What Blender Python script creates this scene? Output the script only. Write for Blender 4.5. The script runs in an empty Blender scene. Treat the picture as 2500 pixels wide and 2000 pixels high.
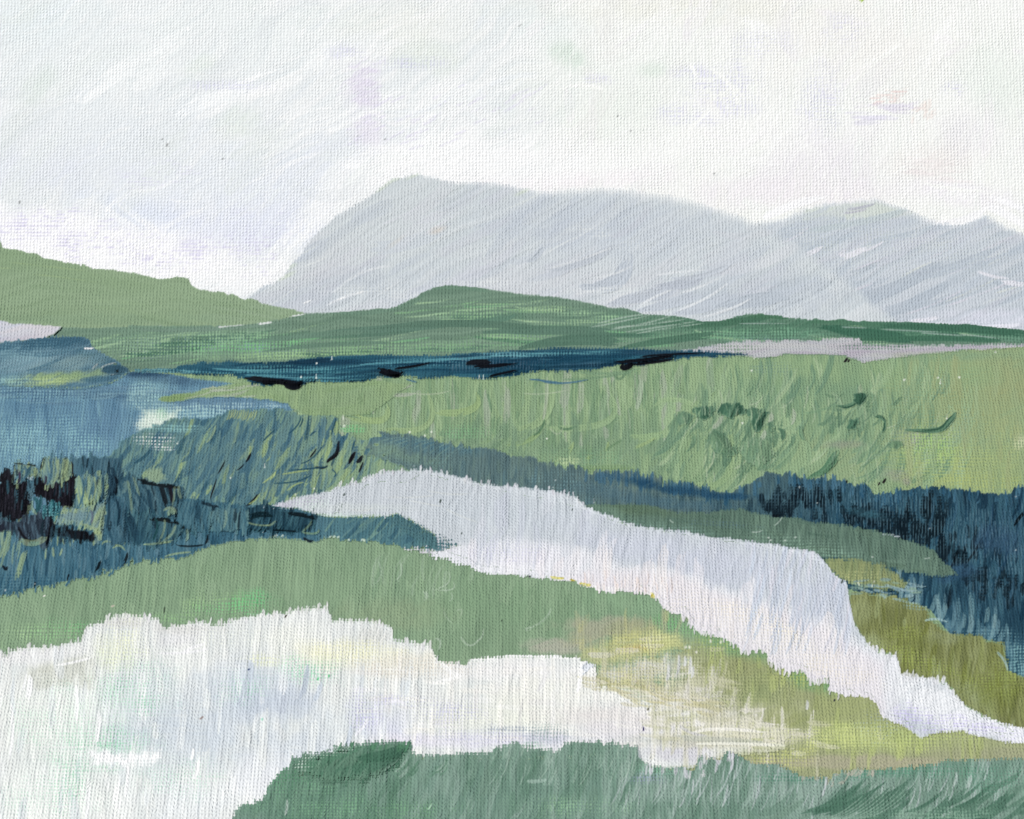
import bpy, math
import numpy as np

# ------------------------------------------------------------------ camera, sky light, sun
sc = bpy.context.scene
LENS, K, HORIZON = 200.0, 36.0 / 200.0, 1500.0      # K: frame width per metre of distance
cam_d = bpy.data.cameras.new("camera")
cam_d.lens = LENS
cam_d.sensor_width = 36
cam_d.clip_end = 20000
cam_d.shift_y = (HORIZON - 1000.0) / 2500.0
cam = bpy.data.objects.new("camera", cam_d)
cam.rotation_euler = (math.radians(90), 0, 0)
sc.collection.objects.link(cam)
sc.camera = cam

SUN_EL, SUN_AZ = 42.0, -48.0                        # sun behind the viewer, to the left
world = bpy.data.worlds.new("World")
sc.world = world
world.use_nodes = True
wn = world.node_tree.nodes
skyt = wn.new("ShaderNodeTexSky")
skyt.sky_type = 'NISHITA'
skyt.sun_disc = False
skyt.sun_elevation = math.radians(SUN_EL)
skyt.sun_rotation = math.radians(180 + SUN_AZ * -1)
world.node_tree.links.new(skyt.outputs[0], wn["Background"].inputs[0])
wn["Background"].inputs[1].default_value = 0.06
sun_d = bpy.data.lights.new("sun", 'SUN')
sun_d.energy = 4.2
sun_d.angle = math.radians(0.5)
sun_d.color = (1.0, 0.97, 0.92)
sun = bpy.data.objects.new("sun", sun_d)
_e, _a = math.radians(SUN_EL), math.radians(SUN_AZ)
_dir = (math.sin(_a) * math.cos(_e), -math.cos(_a) * math.cos(_e), math.sin(_e))
from mathutils import Vector
sun.rotation_euler = Vector(_dir).to_track_quat('Z', 'Y').to_euler()
sc.collection.objects.link(sun)
sc.view_settings.view_transform = 'Standard'
sc.view_settings.look = 'None'
sc.view_settings.gamma = 1
sc.view_settings.use_curve_mapping = False
sc.view_settings.exposure = 0.12

# ------------------------------------------------------------------ lie of the land
# Every surface is a slope z = zc + m*y that rises away from the viewer (the sky most steeply).
def slope_through(v_row, dist, m):
    z = (HORIZON - v_row) / 2500 * K * dist
    return (z - m * dist, m, dist)
GROUND = slope_through(2000, 1000.0, 0.466)
_g = lambda v: GROUND[0] / ((HORIZON - v) / 2500 * K - GROUND[1])
HILL = slope_through(778, _g(778) , 0.85)
FARHILL = slope_through(790, _g(778) + 70, 0.9)
MOUNT = slope_through(900, 1560.0, 0.95)
MOUNT2 = slope_through(900, 1660.0, 0.95)
SKYP = slope_through(1000, 2500.0, 2.0)             # the sky backdrop is tilted back so the sun brightens it
# light falling on each kind of slope (white card measured in this light)
LIGHT = {id(GROUND): np.array([1.33, 1.33, 1.335]), id(HILL): np.array([1.385, 1.385, 1.38]), id(FARHILL): np.array([1.375, 1.375, 1.37]),
         id(MOUNT): np.array([1.362, 1.362, 1.36]), id(MOUNT2): np.array([1.362, 1.362, 1.36]), id(SKYP): np.array([1.285, 1.28, 1.275])}

# ------------------------------------------------------------------ paint material
def paint_material(name, amp, alt_w, rough=0.9):
    """Thick paint laid over a coarse woven ground: pigment attribute, weave and bristle relief."""
    m = bpy.data.materials.new(name)
    m.use_nodes = True
    nt = m.node_tree
    N, L = nt.nodes, nt.links
    bs = N["Principled BSDF"]
    bs.inputs["Roughness"].default_value = rough
    bs.inputs["Specular IOR Level"].default_value = 0.02
    at = N.new("ShaderNodeAttribute"); at.attribute_name = "pigment"
    uv = N.new("ShaderNodeUVMap"); uv.uv_map = "threads"
    def math_(op, a, b=None, c=None):
        n = N.new("ShaderNodeMath"); n.operation = op
        for i, x in enumerate((a, b, c)):
            if x is None: continue
            if isinstance(x, (int, float)): n.inputs[i].default_value = x
            else: L.new(x, n.inputs[i])
        return n.outputs[0]
    def noise(vec, scale, detail=2.0):
        n = N.new("ShaderNodeTexNoise"); n.noise_dimensions = '2D'
        n.inputs["Scale"].default_value = scale; n.inputs["Detail"].default_value = detail
        L.new(vec, n.inputs["Vector"]); return n.outputs[0]
    def stretched(sx, sy):
        n = N.new("ShaderNodeVectorMath"); n.operation = 'MULTIPLY'
        L.new(uv.outputs[0], n.inputs[0]); n.inputs[1].default_value = (sx, sy, 1); return n.outputs[0]
    sp = N.new("ShaderNodeSeparateXYZ"); L.new(uv.outputs[0], sp.inputs[0])
    wob = noise(stretched(1.0, 0.6), 0.75, 2)
    wob2 = noise(stretched(1.0, 1.0), 0.09, 1)
    P = math_('ADD', sp.outputs[0], math_('MULTIPLY', math_('ADD', math_('SUBTRACT', wob, 0.5), math_('MULTIPLY', wob2, 0.3)), 0.6))
    Q = math_('ADD', sp.outputs[1], math_('MULTIPLY', math_('SUBTRACT', wob, 0.5), 0.9))
    rib = math_('COSINE', math_('MULTIPLY', P, 2 * math.pi))
    Q2 = math_('ADD', Q, math_('MULTIPLY', noise(stretched(0.95, 0.12), 1.0, 1), 0.75))
    alt = math_('COSINE', math_('MULTIPLY', Q2, 2 * math.pi))
    patch = noise(stretched(1.0, 0.7), 0.13, 3)
    wv = math_('MULTIPLY', math_('ADD', math_('MULTIPLY', rib, math_('ADD', 0.62, math_('MULTIPLY', alt, 0.5))), math_('MULTIPLY', alt, alt_w * 0.5)), math_('ADD', math_('MULTIPLY', patch, 1.5), 0.2))
    wv = math_('MULTIPLY', wv, at.outputs["Alpha"])
    grit = math_('MULTIPLY', math_('SUBTRACT', noise(stretched(1.0, 0.7), 1.1, 3), 0.5), 2.4)
    hgt = math_('MULTIPLY', math_('ADD', wv, grit), amp)
    bp = N.new("ShaderNodeBump"); bp.inputs["Strength"].default_value = 1.0; bp.inputs["Distance"].default_value = 1.0
    L.new(hgt, bp.inputs["Height"])
    L.new(bp.outputs[0], bs.inputs["Normal"])
    # pigment grain: slightly uneven mixing of the paint
    gr = noise(stretched(1.0, 0.5), 0.9, 4)
    f = math_('ADD', math_('MULTIPLY', gr, 0.12), 0.94)
    mx = N.new("ShaderNodeVectorMath"); mx.operation = 'SCALE'
    L.new(at.outputs["Color"], mx.inputs[0]); L.new(f, mx.inputs["Scale"])
    L.new(mx.outputs[0], bs.inputs["Base Color"])
    return m
MATS = {}
def px_of(dist): return K * dist / 2500.0

# ------------------------------------------------------------------ tagging
def tag(o, label=None, cat=None, kind=None, group=None):
    if label: o["label"] = label
    if cat: o["category"] = cat
    if kind: o["kind"] = kind
    if group: o["group"] = group
    return o

def srgb_lin(c):
    c = np.clip(c, 0, 255) / 255.0
    return np.where(c <= 0.04045, c / 12.92, ((c + 0.055) / 1.055) ** 2.4)

def place(u, v, plane, h):
    """Where the sight line through (u, v) meets the slope raised by h metres."""
    a = (u - 1250) / 2500 * K
    b = (HORIZON - v) / 2500 * K
    y = (plane[0] + h) / (b - plane[1])
    return np.stack([a * y, y, b * y], -1)

def build_mesh(name, cells, U, V, C, h, wf, plane, thick, back, extra=None):
    """One object's surface with raised edges from the cells it covers."""
    vm = np.zeros(U.shape, bool)
    vm[:-1, :-1] |= cells; vm[1:, :-1] |= cells; vm[:-1, 1:] |= cells; vm[1:, 1:] |= cells
    idx = np.full(U.shape, -1, np.int64)
    n = int(vm.sum())
    idx[vm] = np.arange(n)
    i, j = np.nonzero(cells)
    quads = np.stack([idx[i + 1, j], idx[i + 1, j + 1], idx[i, j + 1], idx[i, j]], -1)
    uu, vv, hh = U[vm], V[vm], h[vm]
    pos = place(uu, vv, plane, hh)
    col = np.concatenate([srgb_lin(C[vm]) / LIGHT[id(plane)], wf[vm][:, None]], 1)
    # edges between covered and uncovered cells get a side wall
    pc = np.pad(cells, 1)
    segs = []
    for di, dj, (a0, a1), (b0, b1) in ((-1, 0, (0, 0), (0, 1)), (1, 0, (1, 1), (1, 0)), (0, -1, (1, 0), (0, 0)), (0, 1, (0, 1), (1, 1))):
        nb = pc[1 + di:pc.shape[0] - 1 + di, 1 + dj:pc.shape[1] - 1 + dj]
        bi, bj = np.nonzero(cells & ~nb)
        segs.append(np.stack([idx[bi + a0, bj + a1], idx[bi + b0, bj + b1]], -1))
    segs = np.concatenate(segs)
    if thick > 0 and len(segs):
        rim, inv = np.unique(segs, return_inverse=True)
        inv = inv.reshape(segs.shape)
        low = pos[rim] + (np.array([0, back, -back * 0.7]) if back else np.array([0, 0.02, -thick]))
        top_id = n + np.arange(len(rim)); low_id = top_id + len(rim)
        pos = np.concatenate([pos, pos[rim], low])
        col = np.concatenate([col, col[rim], col[rim]])
        walls = np.stack([top_id[inv[:, 0]], low_id[inv[:, 0]], low_id[inv[:, 1]], top_id[inv[:, 1]]], -1)
        quads = np.concatenate([quads, walls])
    if extra is not None:
        ep, ec, ef = extra
        quads = np.concatenate([quads, ef + len(pos)])
        pos = np.concatenate([pos, ep]); col = np.concatenate([col, ec])
    me = bpy.data.meshes.new(name)
    me.vertices.add(len(pos)); me.vertices.foreach_set("co", pos.astype(np.float32).ravel())
    nq = len(quads)
    me.loops.add(nq * 4); me.loops.foreach_set("vertex_index", quads.astype(np.int32).ravel())
    me.polygons.add(nq)
    me.polygons.foreach_set("loop_start", np.arange(0, nq * 4, 4, dtype=np.int32))
    me.polygons.foreach_set("use_smooth", np.ones(nq, bool))
    me.update(calc_edges=True)
    ca = me.color_attributes.new("pigment", 'FLOAT_COLOR', 'POINT')
    ca.data.foreach_set("color", col.astype(np.float32).ravel())
    # thread coordinates: metres across and metres along the slope, in thread widths
    dist = plane[2] * (1.08 if plane is GROUND else 1.03)
    tw = 8.0 * px_of(dist)
    b = 0.02 if plane is GROUND else 0.08
    P, Q = pos[:, 0] / tw, pos[:, 2] / (tw * plane[1] / (plane[1] - b))
    uvl = me.uv_layers.new(name="threads")
    uvl.data.foreach_set("uv", np.stack([P, Q], -1)[quads.ravel()].astype(np.float32).ravel())
    key = ("sky" if plane is SKYP else "land", round(dist))
    if key not in MATS:
        MATS[key] = paint_material("woven_paint_" + key[0] + "_%d" % len(MATS), px_of(dist) * (0.36 if plane is SKYP else 0.52), 1.9 if plane is GROUND else 1.0)
    me.materials.append(MATS[key])
    o = bpy.data.objects.new(name, me)
    sc.collection.objects.link(o)
    return o
PREVIEW = None
# ================================================================== the painter's hand
f32 = np.float32
rng = np.random.default_rng(11)
U0, U1, V0, V1, S = -400, 2900, -80, 2140, 2
uax = np.arange(U0, U1 + 1, S, dtype=f32); vax = np.arange(V0, V1 + 1, S, dtype=f32)
U, V = np.meshgrid(uax, vax)
NH, NW = U.shape
T = rng.random((256, 256)).astype(f32)
def vnoise(x, y):
    x = np.asarray(x, f32); y = np.asarray(y, f32)
    xi = np.floor(x); yi = np.floor(y)
    fx = x - xi; fy = y - yi
    fx = fx * fx * (3 - 2 * fx); fy = fy * fy * (3 - 2 * fy)
    xi = xi.astype(np.int32); yi = yi.astype(np.int32)
    a = T[yi & 255, xi & 255]; b = T[yi & 255, (xi + 1) & 255]
    c = T[(yi + 1) & 255, xi & 255]; d = T[(yi + 1) & 255, (xi + 1) & 255]
    return (a + (b - a) * fx) * (1 - fy) + (c + (d - c) * fx) * fy
def fbm(x, y, o=3):
    s = 0; w = 0; k = 1.0
    for q in range(o):
        s = s + vnoise(x * 2 ** q + 17 * q, y * 2 ** q + 31 * q) * k; w += k; k *= 0.5
    return s / w
def sst(a, b, x):
    t = np.clip((x - a) / (b - a), 0, 1); return t * t * (3 - 2 * t)
_wob = vnoise(U / 22, V / 40)
RIB = 0.5 + 0.5 * np.cos(2 * np.pi * (U / 7.8 + 0.8 * _wob))
WEFT = 0.5 + 0.5 * np.cos(2 * np.pi * (V / 7.6 + 0.8 * vnoise(U / 50, V / 18)))
WEAVE = np.clip(0.55 * RIB + 0.45 * WEFT, 0, 1)
FINE = rng.random(U.shape).astype(f32)

C = np.zeros((NH, NW, 3), f32)
A = np.zeros((NH, NW), f32)
Hh = np.zeros((NH, NW), f32)
TOP = np.zeros((NH, NW), f32)          # how high the land already stands, in metres
LAY = {}
FULL = (slice(0, NH), slice(0, NW))
def win(u0, v0, u1, v1):
    j0 = max(0, int((u0 - U0) // S)); j1 = min(NW, int((u1 - U0) // S) + 2)
    i0 = max(0, int((v0 - V0) // S)); i1 = min(NH, int((v1 - V0) // S) + 2)
    return (slice(i0, max(i0, i1)), slice(j0, max(j0, j1)))

def begin(name, label, cat, plane, lift=0.2, kind=None, group=None, mound=0.0, mr=6, thick=0.5, back=0, sub=1):
    LAY.clear()
    LAY.update(name=name, label=label, cat=cat, plane=plane, lift=lift, kind=kind, group=group, mound=mound, mr=mr, thick=thick, back=back, sub=sub)
    A[:] = 0; Hh[:] = 0

def boxblur(a, r):
    k = 2 * r + 1
    for ax in (0, 1):
        p = np.pad(a, [(r + 1, r) if q == ax else (0, 0) for q in (0, 1)], mode='edge')
        c = np.cumsum(p, ax, dtype=np.float64)
        a = ((c[k:] - c[:-k]) if ax == 0 else (c[:, k:] - c[:, :-k])) / k
    return a.astype(f32)

def end(thr=0.15, extra=None, weave=1.0):
    L = LAY
    vis = A > 0.02
    ii = np.nonzero(vis.any(1))[0]; jj = np.nonzero(vis.any(0))[0]
    if len(ii) == 0: return None
    s = L['sub']
    i0 = max(0, ii[0] - 3) // s * s; i1 = min(NH, ii[-1] + 4)
    j0 = max(0, jj[0] - 3) // s * s; j1 = min(NW, jj[-1] + 4)
    sl = (slice(i0, i1, s), slice(j0, j1, s))
    a = A[sl]
    cells = (a[:-1, :-1] + a[1:, :-1] + a[:-1, 1:] + a[1:, 1:]) / 4 > thr
    px = px_of(L['plane'][2])
    h = Hh[sl] * px * 1.35
    # settle the mixed colours: navies lean to teal, greens to sage
    c = C[sl]; r_, g_, b_ = c[..., 0], c[..., 1], c[..., 2]
    cool = np.clip(b_ - g_, 0, 60) * (g_ > r_ + 4)
    warm = np.clip(g_ - np.maximum(r_, b_), 0, 60)
    m_ = np.clip(a * 2, 0, 1)
    if L['name'] in ('thicket', 'hedgerow', 'bush', 'reeds', 'shrub'):
        c[..., 2] -= .26 * cool * m_; c[..., 0] -= .18 * cool * m_; c[..., 1] += .05 * cool * m_
    if L['name'] == 'lake':
        c[..., 2] -= .16 * cool * m_; c[..., 1] += .05 * cool * m_
    if L['name'] not in ('sky', 'mountain', 'water', 'river'):
        yel = np.clip(g_ - b_, 0, 90)
        c[..., 2] += .12 * yel * m_; c[..., 1] -= .03 * yel * m_; c[..., 0] -= .02 * yel * m_
    if L['plane'] is GROUND:
        h = np.maximum(h + 0.04, 0) + 0.03 + TOP[sl]
    else:
        h = h + L['lift']
    if L['mound']:
        m = a
        for q in range(3): m = boxblur(m, L['mr'])
        m = np.clip(m * 2 - 1, 0, 1)
        h = h + 0.7 * L['mound'] * m
    if L['plane'] is GROUND:
        TOP[sl] = np.where(a > thr * .5, np.maximum(TOP[sl], h), TOP[sl])
    wf = np.clip(1.0 - 0.28 * np.abs(Hh[sl]), 0.3, 1) * weave
    if PREVIEW is not None: return None
    o = build_mesh(L['name'], cells, U[sl], V[sl], C[sl], h, wf, L['plane'], 0.14 if L['plane'] is GROUND else L['thick'], L['back'], extra)
    if L.get('parent') is not None:
        o.parent = L['parent']
        return o
    return tag(o, L['label'], L['cat'], L['kind'], L['group'])

def put(sl, a, col, grow=True, h=0.0):
    """Lay paint with coverage a. Inside a thing (grow=False) it stays within what is already covered."""
    if a.size == 0: return
    if not grow: a = a * np.clip(A[sl] * 1.6, 0, 1)
    else: A[sl] = np.maximum(A[sl], a)
    col = np.asarray(col, f32)
    C[sl] = C[sl] * (1 - a[..., None]) + col * a[..., None]
    if not np.isscalar(h) or h: Hh[sl] = Hh[sl] * (1 - 0.6 * a) + h * a

def edge_noise(sl, amp, f, seed):
    amp = amp * (0.25 + 1.5 * vnoise(U[sl] / 85 + 3 * seed, V[sl] / 200 + seed) ** 1.5)
    return amp * ((vnoise(U[sl] / f + seed, V[sl] / (f * 5) + seed) - .5) * 1.3 + (vnoise(U[sl] / (f * .35) + seed, V[sl] / (f * 2) + 2 * seed) - .5) * .7)

def band(top, bot, soft=3.0, tt=4, tb=4, ft=9, fb=9, ul=-1e4, ur=1e4, dry=0.0, warp=5, seed=0, edge=3, softer=None):
    """Coverage between an upper and a lower outline, with brushed (toothed) edges."""
    top = np.array(top, f32); bot = np.array(bot, f32)
    if edge == 3 and (ul < -380 or ur > 2880): edge = 22         # fray out where the painted country ends
    lo = min(top[:, 1].min(), bot[:, 1].min()) - 25; hi = max(top[:, 1].max(), bot[:, 1].max()) + 25
    sl = win(max(ul, U0) - 30, lo, min(ur, U1) + 30, hi)
    u, v = U[sl], V[sl]
    w = u + warp * (vnoise(u / 35 + seed, v / 35) - .5) * 2
    d = np.minimum(v - (np.interp(w, top[:, 0], top[:, 1]) + edge_noise(sl, tt, ft, seed + 3.3)),
                   (np.interp(w, bot[:, 0], bot[:, 1]) + edge_noise(sl, tb, fb, seed + 8.1) - 90 * vnoise(u / 70 + seed, v / 300) * sst(2010, 2120, v)) - v)
    d = np.minimum(d, np.minimum(u - ul, ur - u) + edge * (vnoise(u / 20, v / 7 + seed) - .5) * 4)
    dry = dry + 5 * vnoise(u / 60 + seed, v / 40)
    d = d + dry * (WEAVE[sl] + .5 * vnoise(u / 9, v / 9) - .85)
    if softer is not None:
        soft = soft + softer(u, v)
    return sl, sst(-1, 1, d / soft).astype(f32)

def poly(pts, soft=3.0, rough=4, f=12, dry=0.0, seed=0, teeth=0):
    p = np.array(pts, f32)
    m = rough + soft + dry + teeth + 6
    sl = win(p[:, 0].min() - m, p[:, 1].min() - m, p[:, 0].max() + m, p[:, 1].max() + m)
    u, v = U[sl], V[sl]
    if u.size == 0: return sl, u
    x = u + rough * (fbm(u / f + seed, v / f, 2) - .5) * 2
    y = v + rough * (fbm(u / f + seed + 50, v / f + 9, 2) - .5) * 2
    if teeth: y = y + edge_noise(sl, teeth, 7, seed + 1.7)
    d2 = np.full(u.shape, 1e9, f32); ins = np.zeros(u.shape, bool)
    q = np.roll(p, -1, 0)
    for (ax, ay), (bx, by) in zip(p, q):
        ex, ey = bx - ax, by - ay
        t = np.clip(((x - ax) * ex + (y - ay) * ey) / (ex * ex + ey * ey + 1e-6), 0, 1)
        d2 = np.minimum(d2, (x - ax - t * ex) ** 2 + (y - ay - t * ey) ** 2)
        if ay != by:
            c = ((ay <= y) != (by <= y)) & (x < (bx - ax) * (y - ay) / (by - ay) + ax)
            ins ^= c
    d = np.sqrt(d2) * np.where(ins, 1, -1)
    if dry: d = d + dry * (WEAVE[sl] + .5 * vnoise(u / 9, v / 9) - .85)
    return sl, sst(-soft, soft, d).astype(f32)

def tex(sl, cols, ang=90, su=5, sv=60, seed=0, bend=.25, con=1.0):
    """Streaky mixed paint: colours drawn out along the brush direction (degrees, 90 = up)."""
    u, v = U[sl], V[sl]
    a = math.radians(ang)
    wx = (fbm(u / 140 + seed, v / 140, 2) - .5) * 2 * bend * 90
    al = (u * math.cos(a) - v * math.sin(a)); ac = u * math.sin(a) + v * math.cos(a) + wx
    n = .55 * vnoise(ac / su + seed * 7, al / sv + seed) + .45 * fbm(ac / (su * 6) + seed, al / (sv * 1.5) + seed * 3, 2)
    n = np.clip((n - .5) * 1.9 * con + .5, 0, .9999)
    cols = np.array(cols, f32); k = len(cols) - 1
    t = n * k; i = np.minimum(t.astype(int), max(k - 1, 0)); fr = (t - i)[..., None]
    return cols[i] * (1 - fr) + cols[np.minimum(i + 1, k)] * fr, (n - .5)

def fill(reg, cols, ang=90, su=5, sv=60, seed=0, h=.5, grow=True, op=1.0, bend=.25, con=1.0):
    sl, a = reg
    if a.size == 0: return
    c, n = tex(sl, cols, ang, su, sv, seed, bend, con)
    put(sl, a * op, c, grow, h * n * 2)

def ell(u, v, ru, rv, ang=0, soft=.5, rough=.35, f=30):
    m = max(ru, rv) * 1.5
    sl = win(u - m, v - m, u + m, v + m)
    x, y = U[sl] - u, V[sl] - v
    a = math.radians(ang); p = (x * math.cos(a) - y * math.sin(a)) / ru; q = (x * math.sin(a) + y * math.cos(a)) / rv
    r = np.sqrt(p * p + q * q) + rough * (fbm(U[sl] / f, V[sl] / f, 3) - .5) * 2
    return sl, sst(1 + soft * .5, 1 - soft, r).astype(f32)

def glaze(u, v, ru, rv, col, op=.6, ang=0, soft=.7, rough=.4, f=30, grow=False, sd=25, sc_=4, br=.5):
    """A soft brushed patch of one colour, streaked along ang2."""
    sl, a = ell(u, v, ru, rv, ang, soft, rough, f)
    if a.size == 0: return
    x = math.radians(sd)
    n = vnoise((U[sl] * math.sin(x) + V[sl] * math.cos(x)) / sc_ + u, (U[sl] * math.cos(x) - V[sl] * math.sin(x)) / 55 + v)
    put(sl, a * op * (1 - br + br * 2 * n).clip(0, 1), col, grow)

def speck(reg, col, thr=.62, op=.8, mode='weave', grow=False, w=.12, big=0, seed=0):
    """Dry brush: paint that only catches the tops (or the hollows) of the weave."""
    sl, a = reg
    if a.size == 0: return
    f = {'weave': WEAVE, 'rib': RIB, 'weft': WEFT, 'pit': 1 - WEAVE}[mode][sl]
    if mode == 'weft': f = .45 * f + .2 * RIB[sl] + .35 * vnoise(U[sl] / 9, V[sl] / 5 + seed)
    f = f * .72 + .28 * vnoise(U[sl] / 5 + seed, V[sl] / 5) + (fbm(U[sl] / 45 + seed, V[sl] / 30 + seed, 2) - .5) * .35 + (big and big * (fbm(U[sl] / 120, V[sl] / 60 + seed, 2) - .5))
    put(sl, a * sst(thr - w, thr + w, f) * op, col, grow)

def curve(pts, n=14):
    p = np.array(pts, f32)
    if len(p) == 2: t = np.linspace(0, 1, max(3, n // 3))[:, None]; return p[0] * (1 - t) + p[1] * t
    if len(p) == 3:
        t = np.linspace(0, 1, n)[:, None]
        return p[0] * (1 - t) ** 2 + (2 * p[1] - .5 * (p[0] + p[2])) * 2 * t * (1 - t) + p[2] * t ** 2
    q = np.concatenate([[2 * p[0] - p[1]], p, [2 * p[-1] - p[-2]]]); out = []
    for k in range(1, len(q) - 2):
        t = np.linspace(0, 1, 8, endpoint=False)[:, None]
        a, b, c, d = q[k - 1], q[k], q[k + 1], q[k + 2]
        out.append(.5 * (2 * b + (c - a) * t + (2 * a - 5 * b + 4 * c - d) * t ** 2 + (3 * b - a - 3 * c + d) * t ** 3))
    return np.concatenate(out + [p[-1:]])

def stroke(pts, w, col, col2=None, op=.95, dry=0.0, br=10, hg=.8, taper=(.15, .25), grow=False, bf=3.0, edge=1.6, ridge=.6, rag=.12):
    """One loaded brush stroke along a path; col2 streaks through it; dry lets the ground show."""
    P = curve(pts)
    m = w * .6 + 4
    sl = win(P[:, 0].min() - m, P[:, 1].min() - m, P[:, 0].max() + m, P[:, 1].max() + m)
    u, v = U[sl], V[sl]
    if u.size == 0: return
    seg = np.hypot(*(P[1:] - P[:-1]).T); cum = np.concatenate([[0], np.cumsum(seg)]); tot = cum[-1] + 1e-6
    best = np.full(u.shape, 1e9, f32); off = np.zeros(u.shape, f32); tt = np.zeros(u.shape, f32)
    for k in range(len(P) - 1):
        ex, ey = P[k + 1] - P[k]; l = seg[k] + 1e-6
        rx, ry = u - P[k, 0], v - P[k, 1]
        t = (rx * ex + ry * ey) / l
        tc = np.clip(t, 0, l)
        dx, dy = rx - tc * ex / l, ry - tc * ey / l
        d2 = dx * dx + dy * dy
        mk = d2 < best
        best = np.where(mk, d2, best)
        off = np.where(mk, np.sqrt(d2) * np.sign(ex * ry - ey * rx), off)
        tt = np.where(mk, cum[k] + tc, tt)
    sd = rng.random() * 200
    b = .6 * vnoise(off / bf + sd, tt / (9 * bf + 20) + sd) + .4 * vnoise(off / (bf * 2.7) + sd + 5, tt / 90 + sd)
    x = tt / tot + rag * (vnoise(off / (bf * .9) + sd, sd + 0 * off) - .5) * 2
    e = np.ones_like(x)
    if taper[0] > 0: e = e * np.sqrt(np.clip(x / taper[0], 0, 1))
    if taper[1] > 0: e = e * np.sqrt(np.clip((1 - x) / taper[1], 0, 1))
    hw = w * .5 * e
    a = np.clip((hw - np.abs(off)) / edge + .5, 0, 1) * np.clip(hw / 1.2, 0, 1)
    a = a * ((x > 0) & (x < 1))
    if dry > 0:
        q = b * .6 + .4 * WEAVE[sl] + .15 * (1 - tt / tot)
        a = a * sst(dry - .12, dry + .12, q)
    col = np.array(col, f32) + rng.normal(0, 2.5) * np.ones(3)
    if col2 is not None:
        g = sst(.42, .62, b)[..., None]
        c = col * (1 - g) + np.array(col2, f32) * g
    else: c = np.broadcast_to(col, u.shape + (3,))
    c = c + ((b - .5) * 2 * br)[..., None]
    rd = np.exp(-((hw - np.abs(off)) / 2.2) ** 2) * ridge
    put(sl, (a * op).astype(f32), c, grow, hg * ((b - .5) * 1.8 + rd))

def dab(u, v, ang, L, w, col, bend=0.0, **k):
    a = math.radians(ang); cx, cy = math.cos(a) * L / 2, -math.sin(a) * L / 2
    nx, ny = -cy, -cx
    nx, ny = math.sin(a) * L * bend, math.cos(a) * L * bend
    stroke([(u - cx, v - cy), (u + nx, v + ny), (u + cx, v + cy)], w, col, **k)

def scatter(n, box, cols, ang=(80, 100), L=(30, 70), w=(6, 14), bend=(-.1, .1), reg=None, **k):
    """Many strokes over a box (u0, v0, u1, v1), kept to what the thing already covers."""
    u0, v0, u1, v1 = box
    for q in range(n):
        u = rng.uniform(u0, u1); v = rng.uniform(v0, v1)
        c = cols[rng.integers(len(cols))]
        c2 = None
        if isinstance(c[0], (tuple, list)): c, c2 = c
        if reg is not None and not reg(u, v): continue
        dab(u, v, rng.uniform(*ang), rng.uniform(*L), rng.uniform(*w), c, rng.uniform(*bend), col2=c2, **k)
def between(top, bot):
    t = np.array(top); b = np.array(bot)
    return lambda u, v: np.interp(u, t[:, 0], t[:, 1]) < v < np.interp(u, b[:, 0], b[:, 1])
# ================================================================== sky
begin("sky", "pale cloudy white sky brushed with grey, lilac and faint green", "sky", SKYP, lift=0, kind="structure", thick=0, sub=2)
sl = FULL
c, n = tex(sl, [(232, 237, 239), (239, 242, 243), (245, 246, 247)], 35, 8, 120, 3, .9)
put(sl, np.ones((NH, NW), f32) * (V < 1000), c, True, n * .5)
# right half is warmer, bare ribbed white
right = sst(1150, 1500, U + 60 * (fbm(U / 80, V / 80) - .5)) * (V < 900)
put(sl, right.astype(f32) * .8, tex(sl, [(243, 245, 240), (249, 250, 247), (247, 248, 243)], 88, 5, 150, 5, .2)[0], False)
for (u, v, ru, rv, col, op, an) in [
    (250, 130, 420, 170, (237, 242, 243), .7, 8), (90, 40, 160, 80, (232, 240, 242), .7, 0), (640, 70, 300, 110, (238, 243, 243), .7, 0),
    (200, 360, 330, 120, (232, 237, 241), .8, 10), (420, 420, 330, 110, (233, 238, 243), .8, 20), (120, 420, 190, 60, (229, 233, 243), .6, 0),
    (650, 470, 190, 100, (229, 234, 243), .75, 25), (560, 560, 260, 70, (230, 234, 247), .8, 0), (330, 510, 130, 40, (225, 232, 246), .6, -20),
    (780, 400, 170, 60, (230, 235, 243), .7, 20), (1000, 60, 180, 90, (238, 240, 233), .5, 0), (1060, 130, 90, 50, (228, 236, 227), .5, 0),
    (1330, 60, 110, 60, (234, 241, 240), .6, 0), (1700, 20, 360, 40, (240, 240, 232), .8, 0), (1500, 200, 250, 100, (241, 245, 241), .7, 0),
    (2090, 100, 260, 110, (245, 243, 240), .6, 0), (2440, 200, 110, 110, (232, 240, 233), .6, 0), (1500, 300, 130, 80, (236, 242, 235), .7, 0),
    (2000, 390, 150, 90, (237, 233, 240), .7, 0), (2270, 400, 120, 50, (241, 235, 233), .7, 10), (2370, 320, 80, 70, (238, 236, 240), .6, 0),
    (1900, 470, 300, 40, (243, 238, 243), .7, 0), (1400, 440, 300, 25, (246, 240, 244), .8, 2), (2330, 470, 200, 30, (243, 239, 246), .6, -10),
    (90, 215, 70, 40, (222, 232, 226), .6, 40), (490, 160, 60, 30, (222, 232, 224), .6, 20), (580, 300, 60, 40, (227, 236, 226), .6, 20),
    (1390, 140, 45, 32, (217, 230, 220), .75, -30), (1600, 170, 40, 20, (223, 234, 224), .6, 0), (1000, 150, 50, 20, (224, 233, 226), .5, 0)]:
    glaze(u, v, ru, rv, col, op, an, .85, .5, 60, sd=58, sc_=4)
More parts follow.
